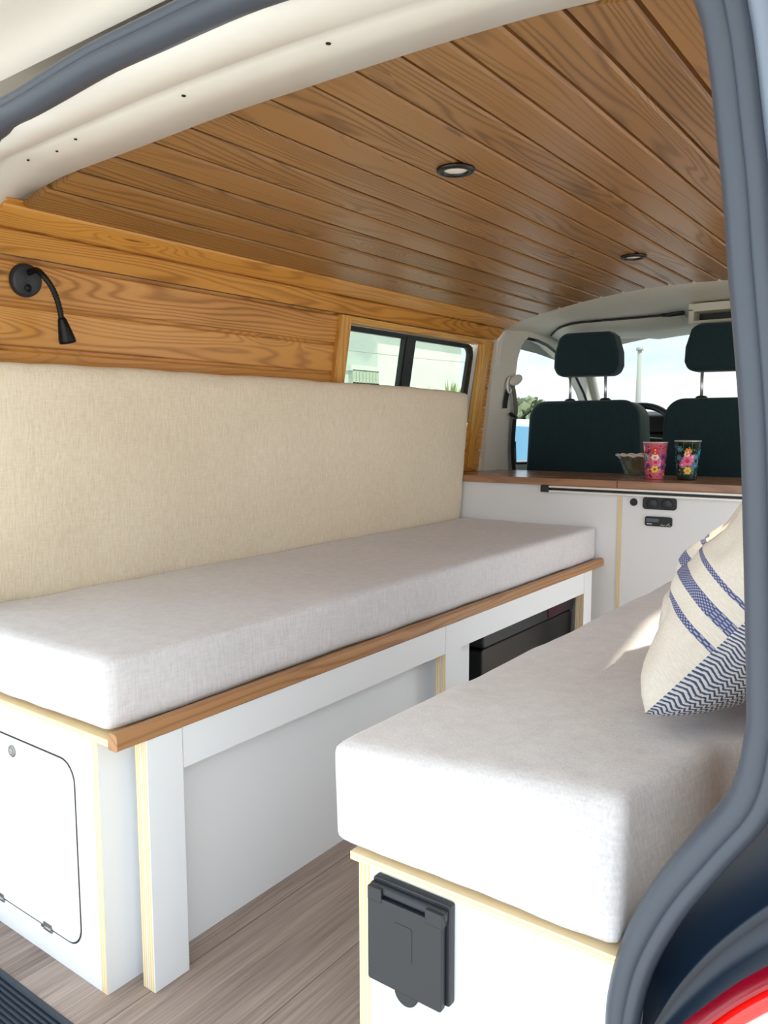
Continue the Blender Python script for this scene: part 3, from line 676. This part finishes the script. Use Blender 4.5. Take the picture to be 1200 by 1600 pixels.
tumbler('tumbler','dark green flower painted steel tumbler on the worktop',c2,.130,.0310,.0420,M['greenc'],{'mats':[M['pinkf'],M['whit'],M['yel'],M['orng'],M['redf'],M['teal'],M['lblue'],M['grnl']],'draw':draw_green})
# glass bowl behind the pink tumbler
cp=on(2,.707,1000,743); bc=(cp.x-.01,cp.y+.02,.7071)
bw=thing('glass_bowl','small cut glass bowl with wavy rim behind the pink tumbler','bowl',bc)
mb=MB(); loops=[]
for r,h,wv in ((.045,0,0),(.052,.004,0),(.060,.022,.0006),(.068,.045,.0012),(.078,.066,.002),(.084,.074,.003),(.080,.073,.003),(.064,.044,.001),(.056,.022,0),(.047,.008,0),(.002,.007,0)):
    loops.append([(bc[0]+(r+wv*math.sin(14*q))*math.cos(q),bc[1]+(r+wv*math.sin(14*q))*math.sin(q),bc[2]+h+(wv*.9*math.sin(14*q+1))) for q in [2*PI*k/84 for k in range(84)]])
mb.loft(loops,cap=True); mb.build('bowl_body',M['bglass'],parent=bw)
MB().tube([(bc[0]+(.082+.003*math.sin(14*q))*math.cos(q),bc[1]+(.082+.003*math.sin(14*q))*math.sin(q),bc[2]+.0735+.0016*math.sin(14*q+1)) for q in [2*PI*k/84 for k in range(84)]],.0036,8,closed=True).build('rim',M['whl'],parent=bw,label='bright crinkled rim')
# ------------------------------------------------------------------ lamps
def onwall(u,v,dx=0):
    z=1.1
    for _ in range(12): p=on(0,wallx(z)+dx,u,v); z=p.z
    return p
bp=onwall(38.5,438); nw=Vector((.985,0,-.17)).normalized()
rlm=thing('reading_lamp','black flexible reading lamp on the pine wall','reading lamp',bp)
MB().lathe([(.033,0),(.033,.004),(.031,.010),(.027,.013),(.001,.0135)],bp,nw,40).build('base',M['slate'],parent=rlm)
bq=onwall(43.5,450,.013); MB().lathe([(.0075,0),(.0075,.002),(.0062,.0025),(.0058,.001),(.005,.004),(.001,.0048)],bq,nw,24).build('push_button',M['blackm'],parent=rlm)
gp=[onwall(44,427,.010),onwall(56,422,.03),onwall(66,429,.05),onwall(78,444,.058),onwall(87,462,.06),onwall(93,482,.06),onwall(96,498,.06)]
gk=catmull(gp,8); mb=MB(); mb.tube(gk,[.0056+.0007*math.cos(i*PI) for i in range(len(gk))],12); mb.build('gooseneck',M['blackm'],parent=rlm)
h0=onwall(96,496,.06); h1=onwall(106,535,.062); ax=(h1-h0); Lh=ax.length
MB().lathe([(.006,0),(.0085,.004),(.0125,Lh*.45),(.0165,Lh*.85),(.017,Lh),(.0145,Lh),(.012,Lh-.006),(.001,Lh-.007)],h0,ax,32).build('lamp_head',M['blackm'],parent=rlm)
for (u,v),lab in (((712,264),'round black rimmed downlight nearer the rear header'),((990,400),'round black rimmed downlight near the cab')):
    p=on(2,1.3695,u,v); z=zc(p.x)-.0005
    t=thing('downlight',lab,'downlight',(p.x,p.y,z),'downlights in the board ceiling')
    MB().lathe([(.036,.000),(.036,.003),(.034,.006),(.027,.0075),(.0235,.004),(.0235,.0)],(p.x,p.y,z),(0,0,-1),48).build('ring',M['black'],parent=t)
    MB().lathe([(.0235,0.),(.0235,.002),(.018,.003),(.001,.0035)],(p.x,p.y,z),(0,0,-1),40).build('lens',M['lens'],parent=t)
# ------------------------------------------------------------------ cab
def panel(name,outer,hole,fx,th,mat,label):
    """side panel in the Y-Z plane with a window hole; fx(y,z) gives x"""
    bm=bmesh.new()
    for L in (outer,hole):
        vs=[bm.verts.new((0,y,z)) for y,z in L]
        for i in range(len(vs)): bm.edges.new((vs[i],vs[(i+1)%len(vs)]))
    bmesh.ops.triangle_fill(bm,use_beauty=True,edges=bm.edges[:])
    r=bmesh.ops.extrude_face_region(bm,geom=bm.faces[:]); new=[g for g in r['geom'] if isinstance(g,bmesh.types.BMVert)]; ns=set(new)
    for v in bm.verts: v.co.x=fx(v.co.y,v.co.z)-(th if v in ns else 0)
    mb=MB(); mb.v=[v.co.copy() for v in bm.verts]; bm.verts.index_update(); mb.f=[tuple(q.index for q in f.verts) for f in bm.faces]; mb.mi=[0]*len(mb.f); mb.sm=[False]*len(mb.f); bm.free()
    return mb.build(name,mat,kind='structure',label=label)
hole=[(3.15,.80),(3.15,.95),(3.155,1.06),(3.175,1.15),(3.21,1.215),(3.26,1.25),(3.33,1.268),(3.45,1.262),(3.56,1.235),(3.68,1.17),(3.80,1.08),(3.93,.96),(3.97,.88),(3.97,.80)]
fxl=lambda y,z:-1.595+.13*max(0,z-.75)
def onpan(u,v,dx=0):
    x=-1.55
    for _ in range(15): p=on(0,x+dx,u,v); x=fxl(p.y,p.z)
    return p
hl=[onpan(u,v) for u,v in ((806,724),(805,690),(804,650),(804.5,615),(806,585),(809,560),(815,541),(820,532),(825,528.5),(840,532),(856,539.5),(868,549))]
hole_left=[(p.y,p.z) for p in hl]+[(3.56,1.18),(3.68,1.12),(3.80,1.05),(3.93,.95),(3.99,.86),(3.99,hl[0].z-.02)]
outer=[(2.865,-.1),(2.865,.7),(2.85,1.0),(2.835,1.24),(2.83,1.36),(3.3,1.36),(3.6,1.34),(3.75,1.26),(4.0,1.05),(4.22,.86),(4.3,.7),(4.3,-.1)]
fxl=lambda y,z:-1.595+.13*max(0,z-.75)
panel('trim_9',outer,hole_left,fxl,.045,M['cream'],'cream pillar and door trim on the left of the cab')
fxr=lambda y,z:2*XC+1.595-.13*max(0,z-.75)+.07
panel('trim_10',outer,hole,fxr,.07,M['cream'],'cream pillar and door trim on the right of the cab')
w3=thing('window_2','left front door window','window',(-1.6,3.5,.8),kind='structure')
mb=MB(); mb.add([(fxl(y,z)-.035,y,z) for y,z in hole_left],[tuple(range(len(hole_left)))]); mb.build('pane',M['glassf'],parent=w3)
mb=MB(); mb.tube([(fxl(y,z)-.004,y,z) for y,z in hole_left[8:]+hole_left[:2]],.007,8); mb.build('window_seal',M['black'],parent=w3)
w4=thing('window_3','right front door window','window',(-.02,3.5,.8),kind='structure')
mb=MB(); mb.add([(fxr(y,z)-.035,y,z) for y,z in hole],[tuple(range(len(hole)))]); mb.build('pane',M['glassf'],parent=w4)
# white body strip between boards and cab pillar
mb=MB(); L=[]
for z in (.60,.75,.9,1.05,1.15,1.22,1.262):
    x=wallx(z); dy=-.012*max(0,(z-1.05)/.21); L.append([(x-.06,2.862+dy,z),(x+.006,2.862+dy,z),(x+.010,2.868+dy,z),(x+.010,2.896+dy,z),(x+.004,2.902+dy,z),(x-.06,2.902+dy,z)])
mb.loft(L,cap=True); mb.build('trim_11',M['bodyd'],kind='structure',label='white door edge strip beside the pine wall')
# roof lining
mb=MB(); L=[]
LIN=((2.845,1.385),(2.853,1.372),(2.90,1.372),(3.1,1.372),(3.35,1.362),(3.55,1.345),(3.66,1.33),(3.72,1.312),(3.74,1.318))
def linz(x,y):
    for (ya,za),(yb,zb) in zip(LIN[:-1],LIN[1:]):
        if ya<=y<=yb: z0=za+(zb-za)*(y-ya)/(yb-ya)
    return z0-.2*(x-XC)**2*(.92 if y<3 else .8)
def onlin(u,v):
    z=1.34
    for _ in range(30):
        p=on(2,z,u,v); z=.5*z+.5*linz(p.x,min(3.73,max(2.86,p.y)))
    return p
for y,z0 in ((2.845,1.385),(2.853,1.372),(2.90,1.372),(3.1,1.372),(3.35,1.362),(3.55,1.345),(3.66,1.33),(3.72,1.312),(3.74,1.318)):
    row=[]
    for k in range(33):
        s=-1+2*k/32; hw=.79; x=XC+hw*s; e=abs(s); z=z0-.2*(x-XC)**2*(.92 if y<3 else .8)-(.05*max(0,(e-.86)/.14)**2)
        row.append((x,y,z))
    L.append(row)
mb.loft(L,closed=False); mb.build('trim_12',M['cream'],kind='structure',label='cream moulded cab roof lining')
# windscreen
ws=thing('window_4','front windscreen','window',(XC,4.0,.9),kind='structure')
mb=MB(); mb.loft([[(XC+hw*s,y-.10*s*s,z-.03*s*s) for s in [k/10 for k in range(-10,11)]] for y,z,hw in ((3.74,1.325,.68),(3.9,1.19,.72),(4.08,1.03,.75),(4.22,.88,.77))],closed=False); mb.build('pane',M['glassf'],parent=ws)
mb=MB()
for sg in (-1,1):
    mb.tube([(XC+sg*.70,3.64,1.30),(XC+sg*.735,3.80,1.17),(XC+sg*.765,3.98,1.01),(XC+sg*.785,4.14,.85)],.035,12)
mb.build('pillar_trim',M['cream'],parent=ws)
# dashboard, wheel
ds=MB(); ds.prism([(3.80,.45),(3.78,.80),(3.82,.90),(3.95,.93),(4.20,.88),(4.28,.80),(4.28,.45)],0,-1.53,-.09)
ds.prism([(3.78,.85),(3.80,.935),(3.86,.955),(3.98,.95),(4.0,.88)],0,-1.45,-1.03)
ds.build('dashboard',M['black'],label='black dashboard below the windscreen',cat='dashboard',bevel=.012)
st=thing('steering_wheel','black steering wheel glimpsed between the two seats','steering wheel',(-1.235,3.60,.82))
cw=Vector((-1.235,3.60,.815)); axw=Vector((0,-.86,.50)).normalized(); ux=Vector((1,0,0)); uy=axw.cross(ux)
MB().tube([cw+(ux*math.cos(q)+uy*math.sin(q))*.19 for q in [2*PI*k/48 for k in range(48)]],.015,12,closed=True).build('rim',M['black'],parent=st)
mb=MB(); mb.lathe([(.06,-.02),(.065,0),(.05,.02),(.001,.025)],cw,axw,24)
for q in (0,PI,-PI/2): mb.tube([cw,cw+(ux*math.cos(q)+uy*math.sin(q))*.185],[.028,.014],8)
mb.build('hub',M['black'],parent=st)
MB().tube([cw-axw*.01,cw-axw*.19],.03,12).build('column',M['black'],parent=st)
# seats
def seat(label,x0,x1,cxh,y=3.14,zb=.42):
    t=thing('cab_seat',label,'car seat',((x0+x1)/2,y+.25,.2),'front seats of the cab')
    def outline(x0,x1,z0,z1,rt,rb,inset):
        pts=[]
        for cx,cz,a0,r in ((x1-rt-inset,z1-rt,0,rt),(x0+rt+inset,z1-rt,90,rt)):
            for k in range(9): a=math.radians(a0+90*k/8); pts.append((cx+r*math.cos(a),cz+r*math.sin(a)))
        pts+=[(x0+.0,z0+.25),(x0+.02,z0),(x1-.02,z0),(x1,z0+.25)]
        return pts
    b=MB(); b.prism(outline(x0,x1,.38,.992,.075,.03,.012),1,y,y+.055); b.build('backrest',M['seatf'],parent=t,bevel=.022,seg=4,ang=50)
    b=MB(); b.prism(outline(x0-.004,x1+.006,.38,.985,.08,.03,.012),1,y+.045,y+.15); b.build('backrest_side',M['seats'],parent=t,bevel=.03,seg=4,ang=50,label='grey side and front of the backrest')
    b=MB(); b.box(x0+.01,x1-.01,y+.10,y+.60,.30,.46); b.build('seat_base',M['seatf'],parent=t,bevel=.04,seg=4)
    b=MB(); b.box(x0+.05,x1-.05,y+.12,y+.5,.0,.30); b.build('pedestal',M['black'],parent=t,bevel=.01)
    hw=.14; hp=[(-.095,1.272),(.095,1.268),(.118,1.25),(.138,1.185),(.140,1.13),(.128,1.098),(.10,1.090),(-.10,1.092),(-.128,1.10),(-.140,1.13),(-.138,1.185),(-.118,1.252)]
    hp=[(q.x,q.y) for q in [Vector((p[0],p[1])) for p in hp]]
    b=MB(); b.prism([(cxh+a,z) for a,z in hp],1,y+.02,y+.115); hr=b.build('headrest',M['seatf'],parent=t,bevel=.02,seg=4,ang=40)
    for dx in (-.082,.072):
        MB().tube([(cxh+dx,y+.075,.98),(cxh+dx,y+.072,1.10)],.0062,12).build('headrest_post',M['chrome'],parent=hr)
        MB().lathe([(.022,0),(.022,.006),(.014,.011),(.001,.011)],(cxh+dx,y+.075,.991),(0,0,1),20).build('post_collar',M['black'],parent=t)
    return t
seat('dark teal front seat at the left, beside the seat belt',-1.55,-1.05,-1.297)
seat('dark teal front seat behind the two tumblers',-.978,-.46,-.762)
# seat belt on the left pillar
sb=thing('seat_belt','grey seat belt with pale anchor on the left cab pillar','seat belt',onpan(800,640))
pts=[onpan(u,v,.022) for u,v in ((800,600),(803,612),(806,640),(804,655),(802,680),(801,705),(803,735),(804,760))]
def strap(mb,pts,wd,th=.0015):
    L=[]
    for p in catmull(pts,4): L.append([(p.x+th,p.y-wd,p.z),(p.x+th,p.y+wd,p.z),(p.x-th,p.y+wd,p.z),(p.x-th,p.y-wd,p.z)])
    mb.loft(L,cap=True,smooth=False)
mb=MB(); strap(mb,pts[:4],.016); mb.build('upper_webbing',M['beltg'],parent=sb)
mb=MB(); strap(mb,pts[3:],.016); mb.build('lower_webbing',M['belt'],parent=sb,label='dark lower webbing')
mb=MB(); strap(mb,[onpan(u,v,.008) for u,v in ((794,608),(791,622),(789,638))],.016); mb.build('rear_webbing',M['belt'],parent=sb)
c=onpan(805,594,.02); mb=MB(); L=[]
for k in range(9):
    a=-PI/2+PI*k/8; L.append([(c.x+.012*math.sin(q)*math.cos(a)+.004,c.y+.052*math.sin(a)+.014*math.cos(q)*math.cos(a),c.z+.0-.018*math.sin(a)*-.3+.024*math.cos(q)*math.cos(a)) for q in [2*PI*j/16 for j in range(16)]])
mb.loft(L); mb.build('anchor_cover',M['cream'],parent=sb)
c=onpan(796,602,.016); MB().tube([c+Vector((0,.018*math.cos(q),.03*math.sin(q))) for q in [2*PI*k/20 for k in range(20)]],.005,8,closed=True).build('guide_loop',M['alu'],parent=sb)
c=onpan(803,650,.02); mb=MB(); mb.tube([c+Vector((0,-.03,.008)),c,c+Vector((0,.022,-.006))],.008,8); mb.build('stop_button',M['black'],parent=sb)
# sun visor and console
vn=[onlin(u,v) for u,v in ((862,522),(876,510),(900,503),(940,499),(1000,494),(1066,488))]
mb=MB(); L=[]
for p in catmull(vn,6):
    f=Vector((p.x*.985-.015,min(3.70,p.y+.34),0)); f.z=linz(f.x,min(3.72,f.y))-.022; n_=p+Vector((0,0,-.010))
    L.append([n_,n_.lerp(f,.5)+Vector((0,0,-.006)),f,f+Vector((0,.004,.008)),f+Vector((0,0,.014)),n_.lerp(f,.5)+Vector((0,0,.008)),n_+Vector((0,.0,.006))])
mb.loft(L,cap=True); mb.build('sun_visor',M['cream'],label='cream sun visor above the windscreen',cat='sun visor')
oc=thing('overhead_console','cream roof console with a dark recessed tray','roof console',(-.76,3.35,1.33))
ax0,ax1,az0,az1=-.915,-.58,1.284,1.338
mb=MB(); mb.box(ax0,ax0+.022,3.25,3.5,az0,az1); mb.box(ax1-.022,ax1,3.25,3.5,az0,az1); mb.box(ax0,ax1,3.25,3.5,az0-.004,az0+.008); mb.box(ax0,ax1,3.25,3.5,az1-.012,az1+.02); mb.box(ax0,ax1,3.46,3.5,az0,az1); mb.build('shell',M['cream'],parent=oc,bevel=.004)
MB().box(ax0+.022,ax1-.022,3.33,3.34,az0+.008,az1-.012).build('tray',M['slate'],parent=oc)
# dark seam between lining and visor
mb=MB(); mb.tube([p+Vector((0,-.004,-.006)) for p in catmull(vn,6)],.0045,8); mb.build('trim_14',M['black'],kind='structure',label='dark seam above the visor')
MB().tube([onlin(u,v)+Vector((0,0,-.004)) for u,v in ((1030,492),(1048,489),(1070,486))],[.006,.012,.012],8).build('trim_15',M['slate'],kind='structure',label='dark gap beside the roof console')
# front bulkhead below the windscreen so that no light leaks under the dash
MB().box(-1.6,-.02,4.28,4.33,-.1,.86).build('trim_16',M['black'],kind='structure',label='black front bulkhead')
# ------------------------------------------------------------------ outside
GZ=-.62
MB().box(-150,150,-150,150,GZ-.05,GZ).build('ground',M['asph'],kind='structure',label='pale asphalt car park')
# car seen through the left front door window
def car(label,loc,rz):
    t=thing('parked_car',label,'car',loc)
    R=Matrix.Rotation(rz,3,'Z'); O=Vector(loc)
    def tr(mb):
        mb.v=[R@p+O for p in mb.v]; return mb
    prof=[(-2.1,.35),(-2.15,.75),(-2.0,.98),(-1.75,1.02),(-1.15,1.52),(-.4,1.62),(.55,1.58),(1.15,1.10),(1.95,.95),(2.15,.7),(2.12,.35)]
    mb=MB(); mb.prism(prof,1,-.86,.86); b=tr(mb).build('body',M['carp'],parent=t,bevel=.07,seg=3)
    for sg in (-1,1):
        mb=MB(); y0=sg*.85; mb.prism([(-1.50,1.05),(-1.12,1.44),(-.45,1.53),(-.42,1.05)],1,y0,sg*.872); tr(mb).build('side_window',M['carg'],parent=t)
        mb=MB(); mb.prism([(-.34,1.05),(-.36,1.53),(.45,1.49),(.85,1.08)],1,y0,sg*.872); tr(mb).build('side_window',M['carg'],parent=t)
        for xw in (-1.35,1.32):
            mb=MB(); mb.lathe([(.32,0),(.33,.03),(.33,.17),(.30,.2),(.18,.2),(.16,.19),(.001,.19)],(xw,sg*.68,.33),(0,sg,0),32); tr(mb).build('wheel',M['tyre'],parent=t)
    mb=MB(); mb.prism([(.56,1.59),(1.16,1.11),(1.18,1.13),(.60,1.60)],1,-.72,.72); tr(mb).build('windscreen',M['carg'],parent=t)
    return t
car('pale silver car parked beyond the left front door window',(-5.4,9.9,GZ),math.radians(35))
# leafless-looking yucca
yu=thing('yucca','spiky green plant outside the black framed side window','plant',(-4.55,7.35,GZ))
O=Vector((-4.55,7.35,GZ-.16)); MB().tube([O,O+Vector((.04,0,.9)),O+Vector((0,.05,1.72))],[.11,.09,.07],10).build('trunk',M['bark'],parent=yu)
mb=MB(); rr=random.Random(5)
for k in range(110):
    a=rr.uniform(0,2*PI); e=rr.uniform(-.25,1.5); d=Vector((math.cos(a)*math.cos(e),math.sin(a)*math.cos(e),math.sin(e))); L_=rr.uniform(.36,.55); s=d.cross(Vector((0,0,1))).normalized()*.016; b=O+Vector((0,.05,1.72)); mdl=b+d*L_*.5+Vector((0,0,-.0))
    mb.add([b-s*.6,b+s*.6,mdl+s,b+d*L_+Vector((0,0,-.05)),mdl-s],[(0,1,2,3,4)])
mb.build('leaves',M['leaf'],parent=yu)
# buildings
bl=thing('building','pale rendered house far beyond the left pane of the side window','building',(-18,19.5,GZ))
def gable(mb,x0,x1,y0,y1,z1,zr,mi=0): mb.prism([(x0,GZ),(x0,z1),((x0+x1)/2,zr),(x1,z1),(x1,GZ)],1,y0,y1,mi)
mb=MB(); gable(mb,-22,-14.3,19.2,24,3.9,5.4); mb.build('wall',M['bld'],parent=bl)
mb=MB(); mb.add([(-22.3,19,3.8),(-18.15,19,5.5),(-18.15,24.3,5.5),(-22.3,24.3,3.8),(-14.0,19,3.8),(-14.0,24.3,3.8)],[(0,1,2,3),(1,4,5,2)]); mb.build('roof',M['bldr'],parent=bl)
for x in (-19.6,-16.9):
    f=MB().box(x-.5,x+.5,19.15,19.25,.4,1.6).build('window_frame',M['bldr'],parent=bl); MB().box(x-.42,x+.42,19.13,19.16,.48,1.52).build('window_pane',M['carg'],parent=f)
pv=thing('pavilion','low pale pavilion with posts beyond the left pane','building',(-10.9,14.5,GZ))
mb=MB()
Pc=[on(0,-10.5,u,v) for u,v in ((549,570),(594,573))]
ya,yb=Pc[0].y,Pc[1].y; zt=(Pc[0].z+Pc[1].z)/2
MB().box(-12.2,-10.5,ya,yb,zt-.12,zt).build('roof',M['bldr'],parent=pv)
MB().box(-10.6,-10.5,ya,yb,zt-.55,zt-.36).build('beam',M['bldd'],parent=pv)
for k in range(8):
    y=ya+.05+(yb-ya-.2)*k/7; MB().box(-10.62,-10.5,y,y+.10,GZ,zt-.1).build('post',M['bldd'],parent=pv)
MB().box(-12.2,-12.1,ya,yb,GZ,zt-.1).build('back_wall',M['bld'],parent=pv)
# pole and wires
d=ray(998,600); q=EYE+d*(34/d.y); topz=(EYE+ray(997,547)*(34/ray(997,547).y)).z
pl=thing('utility_pole','thin grey utility pole seen through the windscreen','utility pole',(q.x,q.y,GZ))
MB().tube([(q.x,q.y,GZ),(q.x,q.y,topz)],[.15,.09],10).build('shaft',M['pole'],parent=pl)
MB().lathe([(.16,0),(.14,.12),(.02,.16)],(q.x,q.y,topz-.02),(0,0,1),12).build('cap',M['pole'],parent=pl)
for (a,b),lab in ((((545,547),(745,566)),'overhead wire crossing the side window'),):
    A=on(0,-8.5,a[0]-60,a[1]-6); B=on(0,-8.5,b[0]+60,b[1]+6)
    MB().tube([A,A.lerp(B,.5)+Vector((0,0,-.03)),B],.007,6).build('overhead_wire',M['pole'],label=lab,cat='wire')
# hedge of trees far left
rr=random.Random(11)
for i,(u,h) in enumerate(((772,2.0),(826,2.9),(880,2.4))):
    dd=ray(u,640); o=EYE+dd*((44,38,50)[i]/dd.y); t=thing('tree',('low bushy grey green tree far off at the left','round grey green tree above the parked car','low tree partly behind the left headrest')[i],'tree',(o.x,o.y,GZ),'distant trees')
    MB().tube([(o.x,o.y,GZ),(o.x,o.y,GZ+h*.7)],[.16,.1],8).build('trunk',M['bark'],parent=t)
    mb=MB()
    for k in range(420):
        v=Vector((rr.gauss(0,1),rr.gauss(0,1),rr.gauss(0,1))).normalized()*rr.uniform(.6,1)**.5; p=Vector((o.x+v.x*1.3,o.y+v.y*1.3,GZ+h*.55+v.z*h*.42)); s=rr.uniform(.14,.26)
        a=Vector((rr.gauss(0,1),rr.gauss(0,1),rr.gauss(0,1))).normalized()*s; b=a.orthogonal().normalized()*s
        mb.add([p-a-b,p+a-b,p+a+b,p-a+b],[(0,1,2,3)])
    mb.build('foliage',M['leaf2'],parent=t)
# ------------------------------------------------------------------ light
W=D.worlds.new('sky'); SC.world=W; W.use_nodes=True; nt=W.node_tree; nt.nodes.clear()
def wn(t,**k):
    n=nt.nodes.new('ShaderNode'+t)
    for a,b in k.items(): setattr(n,a,b)
    return n
tc=wn('TexCoord'); mp=wn('Mapping'); mp.inputs['Scale'].default_value=(1.6,1.6,5.); nz=wn('TexNoise'); nz.inputs['Scale'].default_value=2.2; nz.inputs['Detail'].default_value=5; nz.inputs['Roughness'].default_value=.55
cr=wn('ValToRGB'); cr.color_ramp.elements[0].position=.40; cr.color_ramp.elements[1].position=.62
cr.color_ramp.elements[0].color=(.66,.84,1.0,1); cr.color_ramp.elements[1].color=(1.,.985,.95,1)
bg=wn('Background'); bg.inputs[1].default_value=1.55; wo=wn('OutputWorld')
nt.links.new(tc.outputs['Generated'],mp.inputs[0]); nt.links.new(mp.outputs[0],nz.inputs['Vector']); nt.links.new(nz.outputs['Fac'],cr.inputs[0]); nt.links.new(cr.outputs[0],bg.inputs[0]); nt.links.new(bg.outputs[0],wo.inputs[0])
sun=D.objects.new('sun',D.lights.new('sun','SUN')); COL.objects.link(sun); sun.data.energy=4.4; sun.data.angle=math.radians(2.2); sun.data.color=(1,.91,.72)
el=math.radians(57); dirv=Vector((-.951*math.cos(el),.31*math.cos(el),-math.sin(el))); sun.rotation_euler=dirv.to_track_quat('-Z','Y').to_euler(); sun.location=(4,-1,6)
# real LED downlights are off; colour management
SC.view_settings.view_transform='Standard'; SC.view_settings.look='None'; SC.view_settings.exposure=.82; SC.view_settings.gamma=1.0
SC.cycles.max_bounces=14; SC.cycles.diffuse_bounces=8; SC.cycles.transparent_max_bounces=12
SC.cycles.use_denoising=True
